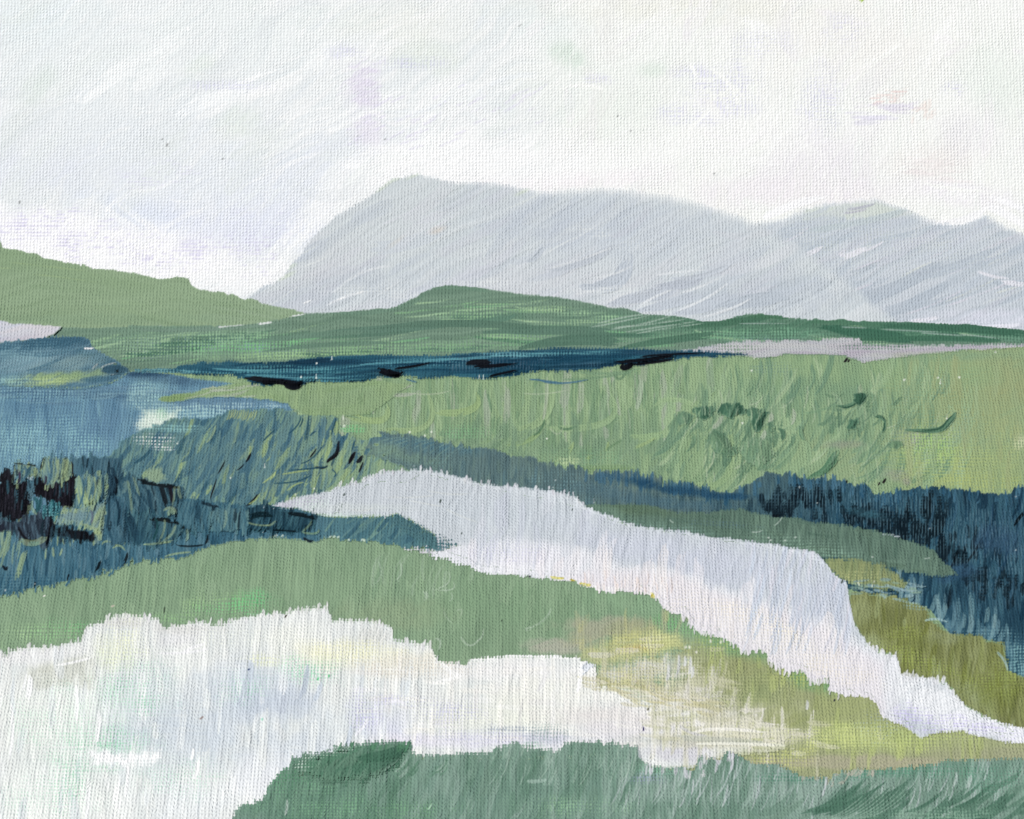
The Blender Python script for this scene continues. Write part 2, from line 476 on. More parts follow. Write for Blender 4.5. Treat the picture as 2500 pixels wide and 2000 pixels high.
# white swept clouds on the left
WHT = (253, 254, 254)
for (u, v, an, L, w) in [(330, 160, 33, 300, 34), (420, 215, 30, 230, 22), (560, 225, 22, 260, 30), (700, 190, 24, 210, 26), (850, 130, 22, 230, 26),
                         (960, 115, 20, 120, 22), (620, 240, 20, 280, 20), (700, 330, 24, 240, 20), (760, 350, 20, 240, 16), (600, 250, 24, 170, 16),
                         (905, 260, 28, 210, 30), (1030, 230, 24, 220, 46), (1120, 270, 22, 240, 60), (1060, 330, 20, 300, 50), (950, 350, 26, 240, 40),
                         (800, 510, 40, 240, 40), (720, 600, 45, 210, 44), (860, 440, 38, 240, 46), (1000, 390, 20, 260, 40), (360, 540, -32, 160, 14), (280, 530, -28, 150, 18), (390, 440, 22, 130, 8)]:
    dab(u, v, an, L, w * 1.1, WHT, rng.uniform(-.16, .16), op=.55, dry=.5, br=3, hg=1.0, bf=4, rag=.3)
for q in range(150):
    u = rng.uniform(-350, 1250); v = rng.uniform(-60, 560)
    dab(u, v, rng.uniform(18, 42), rng.uniform(60, 220), rng.uniform(4, 13), [(253, 253, 253), (237, 242, 243), (244, 247, 247), (233, 238, 243)][rng.integers(4)], rng.uniform(-.2, .2), op=.45, dry=.5, br=3, hg=.9, rag=.3)
for q in range(120):
    u = rng.uniform(1250, 2850); v = rng.uniform(-60, 560)
    dab(u, v, rng.choice([rng.uniform(80, 100), rng.uniform(20, 45), rng.uniform(-25, 0)]), rng.uniform(50, 160), rng.uniform(8, 26), [(252, 253, 251), (246, 246, 243), (244, 248, 244), (246, 243, 246)][rng.integers(4)], rng.uniform(-.08, .08), op=.5, dry=.5, br=3, hg=.6)
for q in range(90):
    u = rng.uniform(-350, 1400); v = rng.uniform(-60, 520)
    dab(u, v, rng.uniform(10, 50), rng.uniform(80, 240), rng.uniform(20, 52), [(228, 233, 236), (234, 238, 240), (230, 236, 234), (247, 248, 248)][rng.integers(4)], rng.uniform(-.3, .3), op=.38, dry=.46, br=3, hg=1.0, bf=4, rag=.3)
for q in range(60):
    u = rng.uniform(1300, 2850); v = rng.uniform(-60, 480)
    dab(u, v, rng.uniform(40, 110), rng.uniform(60, 180), rng.uniform(20, 50), [(236, 239, 236), (240, 240, 238), (238, 236, 240), (250, 250, 249)][rng.integers(4)], rng.uniform(-.3, .3), op=.38, dry=.48, br=3, hg=.9, bf=4, rag=.3)
# white near the left horizon, lilac caught in the weave
glaze(250, 620, 420, 95, (253, 253, 254), .95, -8, .5, .3, 50)
glaze(60, 560, 170, 60, (252, 252, 254), .9, 0, .6, .3, 50)
glaze(1250, 400, 420, 70, (253, 253, 253), .8, 3, .8, .4, 60); glaze(1800, 330, 300, 80, (251, 251, 250), .5, 0, .8, .4, 60)
LIL = (214, 210, 236)
for (u, v, ru, rv, th, op) in [(60, 560, 90, 40, .60, .8), (240, 600, 130, 60, .64, .8), (400, 625, 120, 40, .66, .75), (540, 600, 110, 40, .60, .7),
                               (380, 430, 110, 40, .68, .5), (150, 530, 150, 30, .66, .7), (640, 560, 90, 60, .68, .5), (620, 650, 60, 40, .70, .6), (-150, 560, 150, 60, .62, .7)]:
    speck(ell(u, v, ru, rv, 0, .8, .5, 30), LIL, th, op, 'weft')
# lilac smudge
for q in range(60):
    u = 890 + rng.normal(0, 22); v = 205 + rng.normal(0, 34)
    dab(u, v, rng.uniform(-10, 40), rng.uniform(18, 46), rng.uniform(3, 7), (225, 219, 236), rng.uniform(-.2, .2), op=.45, dry=.4, br=4)
glaze(888, 215, 40, 62, (228, 222, 238), .55, 0, .9, .5, 20); glaze(900, 320, 45, 40, (232, 226, 240), .6, 0, .9, .4, 20)
for q in range(46):
    u = rng.uniform(860, 1320); v = 300 - (u - 860) * .1 + rng.normal(0, 34)
    dab(u, v, rng.uniform(15, 35), rng.uniform(20, 70), rng.uniform(3, 6), (226, 222, 240), 0, op=.6, dry=.52, br=4)
for (u, v, ru, rv, th) in [(1000, 155, 90, 20, .6), (1460, 195, 40, 14, .55), (1690, 175, 50, 18, .5), (1780, 190, 90, 40, .62), (1770, 240, 100, 60, .64), (2060, 70, 50, 45, .58), (1640, 270, 60, 20, .62), (1690, 290, 60, 20, .6), (1780, 260, 40, 22, .56), (2000, 250, 60, 90, .64), (850, 130, 50, 24, .6), (560, 210, 120, 14, .64), (2330, 220, 30, 20, .6), (1870, 110, 80, 40, .66)]:
    speck(ell(u, v, ru, rv, 0, .8, .5, 30), (214, 213, 238), th, .6, 'weave')
# thick white ridges of paint right of centre
for pts in [[(1682, 155), (1690, 165), (1700, 190)], [(1735, 170), (1775, 200), (1805, 260)], [(1760, 180), (1800, 225), (1830, 240)], [(1380, 215), (1430, 208), (1478, 222)], [(1730, 268), (1700, 300), (1670, 330)], [(2120, 160), (2160, 135), (2200, 110)], [(2250, 445), (2320, 460), (2420, 470)]]:
    stroke(pts, 9, (252, 253, 250), op=.8, hg=1.4, br=4, dry=.2)
# pink and lilac touches
for q in range(16):
    dab(2175 + rng.normal(0, 26), 232 + rng.normal(0, 10), rng.uniform(-8, 8), rng.uniform(18, 44), rng.uniform(3, 6), (234, 208, 204), 0, op=.6, dry=.58, br=5)
for q in range(14):
    dab(2185 + rng.normal(0, 36), 262 + rng.normal(0, 6), rng.uniform(-4, 14), rng.uniform(40, 80), rng.uniform(4, 8), (224, 219, 234), .05, op=.5, dry=.48, br=4)
for q in range(10):
    dab(2130 + rng.normal(0, 24), 284 + rng.normal(0, 6), rng.uniform(-6, 8), rng.uniform(40, 80), rng.uniform(6, 12), (232, 230, 242), 0, op=.6, dry=.35)
for q in range(12):
    dab(2262 + rng.normal(0, 16), 266 + rng.normal(0, 12), rng.uniform(30, 90), rng.uniform(16, 36), rng.uniform(4, 8), (240, 225, 219), 0, op=.45, dry=.45)
for q in range(16):
    dab(2275 + rng.normal(0, 34), 420 + rng.normal(0, 16), rng.uniform(-14, 8), rng.uniform(50, 110), rng.uniform(4, 9), (240, 234, 234), 0, op=.5, dry=.42, hg=1.1)
# white brushed up against the right ridges
for pts, w in [([(2250, 545), (2340, 545), (2410, 505)], 26), ([(2400, 505), (2440, 515), (2520, 560)], 20), ([(2410, 480), (2450, 492), (2540, 530)], 12), ([(1860, 535), (1940, 500), (2010, 482)], 18)]:
    stroke(pts, w, (252, 252, 254), op=.8, dry=.25, br=4, hg=1.0)
for (u, v, r) in [(395, 340, 3), (409, 353, 4), (874, 332, 3.5), (941, 339, 3), (1540, 320, 3), (1744, 425, 3.5), (1508, 283, 2.5), (48, 494, 3), (2018, 334, 2), (1270, 61, 3), (543, 390, 2.5)]:
    dab(u, v, rng.uniform(40, 100), r * 2.4, r, (120, 122, 122), 0, op=.8, br=4, edge=1.2)
stroke([(2100, -6), (2108, 3)], 9, (160, 190, 70), op=.9)
_b = np.minimum(np.minimum(sst(0, 240, U - U0), sst(0, 240, U1 - U)), sst(0, 60, V - V0))[..., None]
C[:] = C * _b + np.array([242, 244, 245], f32) * (1 - _b)
# the sky goes on far past what is painted in detail
def _sky_apron():
    us = [-8000, U0 + 2, U1 - 6, 10500]; vs = [1150, 988, V0 + 2, -6000]
    P, F = [], []
    for a in range(3):
        for b in range(3):
            if a == 1 and b == 1: continue
            k = len(P)
            P += [(us[a], vs[b]), (us[a + 1], vs[b]), (us[a + 1], vs[b + 1]), (us[a], vs[b + 1])]
            F.append((k, k + 1, k + 2, k + 3))
    P = np.array(P, float); P = place(P[:, 0], P[:, 1], SKYP, 0.0)
    return P, np.tile(np.append(srgb_lin(np.array([242., 244., 245.])) / LIGHT[id(SKYP)], 1.0), (len(P), 1)), np.array(F)
end(extra=_sky_apron())

# ================================================================== far mountains
GRY = (196, 203, 212)
ridge = [(1600, 640), (1760, 590), (1835, 555), (1849, 549), (1907, 540), (1995, 504), (2070, 495), (2141, 490), (2206, 512), (2248, 533), (2297, 551), (2352, 553), (2410, 531), (2436, 543), (2500, 578), (2600, 606), (2700, 640), (2800, 730), (2880, 850), (2910, 890)]
low = [(-400, 905), (2910, 905)]
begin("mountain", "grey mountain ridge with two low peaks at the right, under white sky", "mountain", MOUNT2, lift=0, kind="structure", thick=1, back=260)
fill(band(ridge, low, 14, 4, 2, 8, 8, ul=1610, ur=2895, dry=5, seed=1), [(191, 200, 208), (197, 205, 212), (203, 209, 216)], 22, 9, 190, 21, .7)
put(*band([(1995, 506), (2070, 497), (2141, 494), (2206, 514)], [(1995, 540), (2110, 530), (2206, 530)], 8, 5, 12, ul=1960, ur=2230), (208, 216, 210), False)
for (u, v, an, L, w, c) in [(2100, 505, 12, 70, 7, (176, 178, 190)), (2085, 516, 10, 60, 5, (186, 186, 198)), (2100, 535, 12, 260, 16, (190, 201, 205)), (2240, 560, 14, 300, 18, (185, 195, 204)),
                            (1980, 520, 22, 130, 9, (200, 208, 214)), (1930, 538, 24, 110, 8, (205, 212, 216))]:
    dab(u, v, an, L, w, c, .03, op=.8, dry=.35, br=5)
scatter(90, (1800, 520, 2860, 800), [(184, 194, 203), (192, 200, 209), (178, 189, 200), (203, 209, 215), (196, 200, 210)], (12, 32), (90, 240), (12, 30), (-.04, .12), op=.5, dry=.4, br=5, hg=.55)
scatter(20, (1850, 560, 2600, 740), [(214, 219, 212), (208, 214, 215), (214, 212, 222)], (14, 30), (60, 200), (3, 6), (-.03, .05), op=.7, dry=.55, br=4)
for (u, v, an, L, w) in [(1980, 614, 24, 60, 12), (2085, 616, 24, 60, 14), (2130, 602, 26, 60, 5), (2055, 618, 40, 20, 9), (2270, 660, 10, 60, 7), (2430, 672, -12, 80, 7), (2480, 690, -8, 70, 12), (2030, 708, 26, 70, 3), (1960, 700, 38, 80, 3), (2400, 790, 2, 220, 14), (2260, 778, 8, 70, 10)]:
    dab(u, v, an, L, w, (226, 226, 233), .05, op=.85, dry=.35, br=5, hg=1)
for (u, v, an, L, w) in [(2180, 690, 22, 260, 30), (2050, 750, 18, 260, 34), (2330, 640, 18, 240, 24), (2230, 730, 24, 180, 26), (1920, 740, 24, 160, 26)]:
    dab(u, v, an, L, w, (181, 191, 201), .05, op=.7, dry=.2, br=5, hg=.8)
glaze(2440, 775, 170, 22, (220, 222, 234), .7, 0, .7, .4, 20)
speck(ell(2350, 800, 200, 18, 0, .6), (231, 232, 244), .6, .8)
speck(ell(2100, 600, 420, 90, 0, .8), (208, 215, 210), .72, .6)
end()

main = [(560, 790), (597, 745), (606, 729), (640, 700), (665, 690), (694, 676), (717, 640), (740, 608), (765, 580), (791, 556), (820, 530), (847, 512), (880, 494), (908, 478), (928, 458), (957, 437), (985, 432), (1009, 427), (1054, 430), (1080, 441), (1119, 447), (1217, 450), (1282, 465), (1330, 474), (1460, 465), (1541, 470), (1622, 484), (1687, 495), (1752, 518), (1807, 532), (1843, 551), (1960, 610), (2080, 700), (2200, 800), (2300, 905)]
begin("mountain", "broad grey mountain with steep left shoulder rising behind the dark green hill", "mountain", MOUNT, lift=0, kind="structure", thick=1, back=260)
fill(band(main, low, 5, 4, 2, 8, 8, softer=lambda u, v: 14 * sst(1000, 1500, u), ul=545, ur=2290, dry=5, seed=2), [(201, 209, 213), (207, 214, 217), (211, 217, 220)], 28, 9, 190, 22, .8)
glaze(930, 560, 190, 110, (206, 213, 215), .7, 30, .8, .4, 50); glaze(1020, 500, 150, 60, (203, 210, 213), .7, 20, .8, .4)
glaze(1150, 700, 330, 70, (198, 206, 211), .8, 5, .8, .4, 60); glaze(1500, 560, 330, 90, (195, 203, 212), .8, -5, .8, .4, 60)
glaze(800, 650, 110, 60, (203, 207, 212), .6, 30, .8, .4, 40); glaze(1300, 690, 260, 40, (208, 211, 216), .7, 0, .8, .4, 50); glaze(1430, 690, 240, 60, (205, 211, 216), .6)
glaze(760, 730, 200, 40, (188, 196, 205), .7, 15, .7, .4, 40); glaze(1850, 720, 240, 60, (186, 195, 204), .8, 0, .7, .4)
scatter(110, (620, 450, 1980, 770), [(194, 202, 209), (204, 210, 214), (190, 198, 208), (209, 212, 218), (200, 204, 213)], (16, 42), (90, 240), (14, 36), (-.08, .16), op=.42, dry=.4, br=4, hg=.7)
scatter(14, (690, 470, 1700, 740), [(219, 224, 222), (215, 217, 224), (217, 222, 226)], (24, 40), (60, 200), (3, 5), (-.03, .05), op=.65, dry=.5, br=4)
glaze(1068, 562, 26, 10, (214, 208, 200), .7, 20, .7); glaze(968, 590, 30, 6, (210, 209, 204), .5, 35, .7)
for (u, v) in [(940, 450), (965, 437), (930, 460), (1015, 427), (1282, 466), (700, 655), (694, 676)]:
    glaze(u, v, 26, 6, (205, 217, 196), .6, 25, .8)
# thick curved strokes low on the right
for pts, w, c in [([(1420, 700), (1500, 690), (1532, 630)], 40, (184, 192, 201)), ([(1330, 660), (1420, 640), (1500, 600)], 22, (195, 202, 210)), ([(1600, 700), (1680, 690), (1720, 668)], 26, (186, 193, 203)),
                  ([(1280, 640), (1305, 630), (1325, 605)], 14, (190, 198, 206)), ([(1640, 680), (1720, 672), (1790, 640)], 14, (196, 203, 211)), ([(1560, 760), (1640, 740), (1720, 716)], 26, (190, 198, 207)),
                  ([(1480, 745), (1560, 725), (1640, 712)], 30, (192, 199, 208)), ([(1640, 770), (1730, 745), (1800, 720)], 30, (189, 197, 206)), ([(1750, 750), (1830, 735), (1920, 725)], 34, (184, 193, 202))]:
    stroke(pts, w, c, op=.9, br=6, hg=1.1, ridge=1.2, taper=(.5, .2))
for pts in [[(1380, 725), (1470, 705), (1560, 695)], [(1480, 742), (1520, 720), (1560, 712)], [(1560, 745), (1600, 725), (1640, 708)], [(1650, 760), (1720, 730), (1780, 690)], [(1450, 680), (1500, 668), (1540, 650)], [(1330, 660), (1420, 632), (1490, 605)], [(1660, 716), (1710, 700), (1770, 672)], [(1700, 780), (1780, 755), (1830, 730)], [(1600, 672), (1660, 664), (1720, 660)], [(840, 690), (900, 660), (960, 650)], [(800, 745), (850, 722), (900, 712)]]:
    stroke(pts, 6, (221, 225, 228), op=.75, dry=.42, br=4)
for (u, v, ru, rv) in [(1440, 560, 50, 10), (1460, 575, 40, 8), (1540, 600, 60, 20), (1480, 710, 100, 10), (900, 710, 140, 14), (1040, 725, 120, 14), (1150, 690, 200, 16), (1180, 725, 150, 14)]:
    speck(ell(u, v, ru, rv, 0, .8), (222, 227, 227), .58, .7)
for (u, v) in [(880, 714), (750, 737), (836, 728)]: dab(u, v, 20, 20, 4, (238, 240, 240), 0, op=.8)
stroke([(640, 716), (690, 672), (735, 606), (800, 548)], 3, (236, 239, 243), op=.4, dry=.45)
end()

# ================================================================== green hills
hillL_top = [(-400, 820), (-340, 720), (-250, 630), (-150, 592), (-70, 584), (-30, 586), (0, 586), (6, 606), (36, 609), (65, 617), (97, 622), (110, 630), (153, 641), (205, 645), (227, 656), (276, 660), (334, 668), (383, 680), (410, 680), (435, 675), (463, 680), (468, 695), (487, 706), (516, 714), (536, 712), (568, 721), (597, 730), (623, 733), (640, 742), (692, 752), (736, 761), (800, 790), (860, 810)]
hillL_bot = [(-400, 880), (600, 850), (860, 812)]
begin("hill", "smooth light green hill sloping down from the left edge", "hill", FARHILL, lift=0, kind="structure", thick=1, back=160)
fill(band(hillL_top, hillL_bot, 2.5, 3, 2, 10, 8, ul=-395, ur=800, warp=3, seed=4), [(137, 160, 124), (142, 165, 129), (145, 168, 132)], 5, 7, 220, 31, .3, .25)
glaze(120, 650, 300, 30, (139, 163, 124), .8, -12, .7); glaze(600, 765, 120, 24, (150, 172, 142), .5, 0, .8); glaze(300, 780, 300, 16, (132, 157, 124), .6, 0, .7)
scatter(40, (-380, 600, 620, 790), [(136, 160, 123), (146, 169, 132), (141, 165, 126)], (-14, -2), (90, 260), (5, 14), (-.02, .02), op=.5, dry=.35, br=3, hg=.35)
for pts in [[(20, 640), (90, 648), (220, 662)], [(60, 668), (140, 676), (240, 690)], [(0, 655), (20, 655), (34, 655)]]:
    stroke(pts, 2.5, (158, 180, 128), op=.6, dry=.4)
for u in np.arange(-20, 660, 7.8): pass
speck(band([(-400, 600), (860, 760)], [(-400, 800), (860, 800)], 20), (118, 144, 112), .80, .35, 'pit')
end()

dark_top = [(-400, 860), (-300, 825), (-100, 806), (140, 800), (243, 801), (325, 795), (455, 797), (580, 795), (640, 789), (697, 777), (740, 765), (827, 763), (892, 757), (964, 751), (990, 738), (1022, 720), (1061, 701), (1087, 698), (1136, 699), (1184, 705), (1243, 714), (1297, 720), (1356, 725), (1395, 731), (1447, 741), (1479, 751), (1518, 752), (1551, 760), (1567, 767), (1648, 772), (1680, 778), (1719, 786), (1752, 785), (1784, 777), (1817, 767), (1849, 766), (1897, 772), (1927, 778), (1956, 780), (1998, 780), (2011, 783), (2053, 780), (2092, 785), (2151, 786), (2209, 786), (2287, 791), (2375, 793), (2449, 803), (2500, 806), (2700, 820), (2840, 850), (2910, 880)]
dark_bot = [(-400, 930), (2910, 925)]
begin("hill", "long dark green rolling hill with a low rounded top, in front of the grey mountain", "hill", HILL, lift=0, kind="structure", thick=1, back=120)
fill(band(dark_top, dark_bot, 2.5, 3, 2, 12, 8, ul=-395, ur=2905, warp=3, seed=6), [(105, 132, 112), (114, 141, 120), (120, 147, 125)], 4, 5, 260, 41, .35, .7)
glaze(1900, 800, 620, 40, (78, 118, 94), .8, -2, .8, .4, 60); glaze(2350, 805, 330, 26, (72, 113, 90), .9, -3, .6, .3, 40)
glaze(500, 830, 300, 40, (118, 148, 124), .7, 0, .8, .4, 60)
gl = [(155, 188, 140), (120, 176, 122), (138, 182, 130), (165, 196, 152)]
GB = between([(200, 810), (560, 800), (700, 800), (900, 775), (1050, 725), (1250, 735), (1500, 780), (1750, 805), (2500, 822)], [(200, 860), (330, 905), (600, 885), (900, 870), (1200, 860), (1500, 850), (1800, 838), (2500, 838)])
for q in range(150):
    u = rng.uniform(200, 2480); v = rng.uniform(720, 905)
    if not GB(u, v): continue
    sp = 6 + 6 * (u < 1000) - 8 * (u > 1250)
    dab(u, v, sp + rng.uniform(-4, 4), rng.uniform(80, 260), rng.uniform(4, 9), gl[rng.integers(4)], .02, op=.75, dry=rng.uniform(.56, .7), br=6, hg=.4)
for q in range(46):
    u = rng.uniform(250, 2480); v = rng.uniform(720, 890)
    if not GB(u, v - 6): continue
    dab(u, v, 5 - 8 * (u > 1250) + rng.uniform(-3, 3), rng.uniform(150, 420), rng.uniform(6, 14), [(88, 120, 102), (100, 129, 110), (92, 124, 104), (78, 115, 94)][rng.integers(4)], .03, op=.85, dry=.3, br=5, hg=.7, ridge=.8)
# brushed flecks where the ground shows through the weave
for (u, v, ru, rv, th, col) in [(380, 850, 180, 36, .6, (150, 186, 144)), (640, 840, 190, 26, .56, (128, 188, 126)), (760, 865, 220, 14, .52, (160, 196, 138)), (960, 850, 220, 20, .56, (140, 182, 132)), (1150, 845, 150, 16, .58, (132, 172, 128)),
                                (1160, 770, 90, 20, .6, (150, 190, 140)), (1330, 755, 70, 8, .5, (164, 198, 146)), (1420, 765, 60, 8, .5, (160, 196, 150)), (1480, 775, 50, 7, .5, (160, 196, 150)), (1250, 820, 120, 9, .52, (140, 184, 130)), (1400, 835, 200, 9, .58, (120, 168, 124)),
                                (1780, 815, 200, 14, .54, (120, 166, 128)), (1900, 818, 160, 16, .52, (116, 160, 130)), (2300, 815, 170, 9, .56, (104, 150, 118)), (2430, 826, 120, 12, .54, (112, 152, 126)), (2080, 800, 30, 5, .5, (170, 196, 150)), (1280, 800, 100, 8, .56, (140, 180, 136)), (540, 822, 130, 20, .58, (150, 184, 146))]:
    speck(ell(u, v, ru, rv, 2, .7, .4, 40), col, th, .85, 'weave')
for (u, v, ru, rv) in [(470, 838, 160, 20), (660, 850, 110, 16), (360, 870, 70, 24), (1300, 815, 60, 8), (1850, 830, 120, 8)]:
    speck(ell(u, v, ru, rv, 0, .8), (128, 150, 172), .74, .5, 'pit')
# darker drawn strokes
for pts, w, c in [([(1060, 792), (1180, 786), (1258, 768)], 17, (92, 126, 106)), ([(740, 820), (900, 806), (1090, 796)], 18, (96, 127, 109)), ([(600, 836), (720, 822), (880, 812)], 14, (104, 134, 114)), ([(900, 802), (1100, 790), (1300, 800)], 18, (94, 124, 106)), ([(1180, 812), (1350, 806), (1500, 812)], 24, (92, 123, 105)),
                  ([(1270, 850), (1400, 830), (1520, 838)], 26, (84, 116, 98)), ([(1500, 850), (1640, 830), (1735, 818)], 18, (78, 114, 92)), ([(1600, 790), (1750, 790), (1880, 772)], 16, (74, 112, 88)), ([(640, 858), (800, 842), (960, 838)], 10, (106, 136, 116)),
                  ([(1990, 795), (2100, 812), (2230, 830)], 26, (64, 106, 84)), ([(2150, 796), (2320, 800), (2510, 815)], 20, (68, 108, 86)), ([(2080, 832), (2250, 826), (2440, 830)], 14, (70, 112, 88)), ([(1820, 775), (1870, 772), (1925, 778)], 10, (78, 118, 90)), ([(1960, 788), (2050, 786), (2160, 792)], 12, (76, 116, 90)), ([(1050, 706), (1110, 702), (1200, 712)], 10, (106, 136, 114)), ([(800, 766), (960, 754), (1040, 712)], 12, (110, 139, 118)), ([(330, 803), (480, 805), (700, 786)], 12, (117, 143, 124))]:
    stroke(pts, w, c, op=.9, br=5, hg=.9, dry=.12, taper=(.4, .15), ridge=.9)
for pts in [[(1440, 800), (1530, 782), (1590, 768)], [(1480, 806), (1580, 788), (1640, 770)], [(1500, 800), (1600, 790), (1680, 778)], [(1520, 812), (1600, 800), (1700, 785)], [(1550, 815), (1640, 800), (1720, 790)], [(1460, 790), (1540, 772), (1600, 766)]]:
    stroke(pts, 4, (168, 186, 172), op=.7, dry=.42, br=5)
for (u, v, L) in [(588, 792, 40), (648, 789, 34), (637, 786, 30), (720, 770, 50), (560, 795, 60), (398, 792, 22)]:
    dab(u, v, 8, L, 5, (232, 234, 234), 0, op=.85, dry=.3, br=4, hg=1)
for (u, v, an, L) in [(2090, 800, -2, 70), (2230, 808, -3, 160), (2310, 817, -4, 120), (2400, 822, -6, 110), (1860, 790, 0, 120), (2050, 840, 2, 80)]:
    dab(u, v, an, L, 3, (176, 188, 184), 0, op=.6, dry=.4)
end()
# ================================================================== ground and meadow
mead_top = [(-400, 900), (230, 905), (300, 915), (354, 912), (438, 905), (600, 897), (800, 892), (1200, 878), (1500, 866), (1690, 858), (1817, 868), (1865, 873), (1923, 863), (2060, 867), (2108, 883), (2157, 876), (2255, 864), (2352, 854), (2449, 849), (2500, 846), (2700, 844), (2910, 850)]
all_bot = [(-400, 2135), (2910, 2135)]
begin("meadow", "light green meadow with swirling brushed grass across the middle distance", "meadow", GROUND, lift=0.3, kind="structure", thick=1.2)
fill(band(mead_top, all_bot, 3, 3, 2, 10, 8, ul=-395, ur=2905, seed=9), [(126, 154, 116), (139, 165, 122), (147, 172, 127)], 86, 7, 90, 51, .4, .5)
glaze(1250, 1080, 420, 60, (120, 147, 116), .9, 5, .7, .4, 60); glaze(900, 1010, 200, 60, (132, 158, 118), .6, 0, .7); glaze(820, 1150, 120, 60, (138, 163, 116), .8, 0)
glaze(2420, 1010, 230, 230, (150, 167, 119), .9, 0, .7, .5, 90); glaze(2320, 1150, 170, 70, (152, 170, 114), .8, 0, .7, .5, 60); glaze(2470, 930, 80, 60, (152, 162, 114), .7)
glaze(2050, 1120, 140, 70, (145, 165, 122), .7); glaze(1950, 960, 300, 50, (122, 152, 118), .7, 0, .8, .5, 70); glaze(2300, 868, 200, 14, (132, 160, 124), .7)
glaze(1900, 900, 160, 30, (146, 172, 124), .7); glaze(2250, 920, 220, 40, (143, 170, 122), .7)
lo_m = [(-400, 1500), (2900, 1500)]
MB = between([(700, 940), (1300, 935), (1700, 900), (2500, 880)], [(700, 1010), (900, 1050), (1200, 1100), (1500, 1150), (1800, 1190), (2500, 1200)])
# upright strokes of the middle band, with thicker ends below
for q in range(300):
    u = rng.uniform(640, 1800); v = rng.uniform(880, 1090)
    if not MB(u, v): continue
    k = rng.integers(7)
    c = [(146, 171, 126), (134, 160, 118), (126, 154, 114), (151, 176, 131), (140, 166, 122), (157, 170, 148), (138, 164, 128)][k]
    dab(u, v, 90 + rng.uniform(-14, 10), rng.uniform(50, 130), rng.uniform(8, 22), c, rng.uniform(-.06, .06), op=.75, dry=.34, br=9, hg=.8, col2=(112, 142, 106) if rng.random() < .3 else None)
# cup-shaped ends where the brush turned: light curls over a deeper green
for pts, w, c in [([(1340, 900), (1335, 1010), (1250, 1050)], 18, (146, 171, 124)), ([(1165, 960), (1150, 1000), (1065, 1008)], 18, (150, 174, 118)), ([(940, 985), (930, 1026), (830, 1010)], 16, (148, 172, 118)), ([(1045, 960), (1040, 1040), (930, 1045)], 14, (146, 170, 120)),
                  ([(1490, 960), (1480, 1030), (1330, 1045)], 16, (146, 172, 126)), ([(1650, 950), (1630, 1050), (1585, 1066), (1540, 1066)], 18, (147, 174, 125)), ([(1770, 905), (1745, 970), (1640, 1000)], 22, (148, 174, 128)), ([(1320, 1050), (1290, 1075), (1230, 1088)], 12, (144, 170, 118)),
                  ([(1485, 1080), (1470, 1105), (1425, 1120)], 9, (148, 172, 114)), ([(1400, 1080), (1380, 1110), (1340, 1125)], 12, (146, 170, 114)), ([(1600, 1070), (1570, 1085), (1545, 1095)], 8, (150, 174, 118)), ([(1170, 1080), (1260, 1072), (1290, 1040)], 14, (136, 163, 118)), ([(720, 985), (800, 996), (880, 975)], 16, (148, 172, 116)), ([(870, 1010), (900, 1028), (940, 1026)], 12, (150, 174, 118))]:
    stroke(pts, w, c, op=.85, br=7, hg=1.2, ridge=1.3, dry=.12, taper=(.3, .2))
for (u, v, an, L, w, c) in [(1235, 990, 88, 90, 16, (160, 172, 150)), (1415, 970, 86, 80, 16, (158, 172, 148)), (1330, 970, 86, 110, 8, (166, 178, 154)), (1560, 960, 82, 80, 12, (160, 176, 150)), (1570, 905, 88, 60, 16, (156, 171, 144)), (1650, 930, 75, 90, 18, (150, 170, 138)), (970, 945, 8, 70, 10, (172, 178, 166)), (985, 962, 4, 60, 9, (168, 176, 160)), (1020, 972, 88, 40, 14, (156, 170, 148)), (2095, 965, 80, 60, 14, (150, 168, 134))]:
    dab(u, v, an, L, w, c, .04, op=.8, dry=.35, br=7, hg=.9)
for pts, c in [([(1330, 1025), (1318, 1052), (1300, 1062)], (86, 118, 86)), ([(1362, 1042), (1385, 1048), (1410, 1038)], (90, 122, 90)), ([(1190, 960), (1196, 985), (1200, 1005)], (106, 138, 104)), ([(770, 1010), (830, 1012), (880, 1022)], (112, 140, 108)), ([(1650, 1062), (1655, 1020), (1665, 990)], (110, 142, 104)), ([(1395, 905), (1480, 912), (1560, 900)], (116, 146, 112)), ([(1360, 925), (1430, 925), (1540, 910)], (118, 148, 114)), ([(1500, 915), (1515, 925), (1530, 905)], (108, 138, 106)), ([(2010, 960), (2040, 970), (2060, 960)], (110, 140, 108)), ([(1480, 1100), (1500, 1085), (1520, 1075)], (112, 142, 104))]:
    stroke(pts, 6, c, op=.8, dry=.2, br=5, hg=.6)
for q in range(70):
    u = rng.uniform(1080, 1680); v = np.interp(u, [1080, 1680], [1070, 1130]) + rng.normal(0, 22)
    dab(u, v, rng.uniform(40, 100), rng.uniform(30, 80), rng.uniform(10, 20), [(118, 145, 114), (126, 152, 120), (112, 140, 110), (132, 158, 120)][rng.integers(4)], .08, op=.7, dry=.38, br=6, hg=.5)
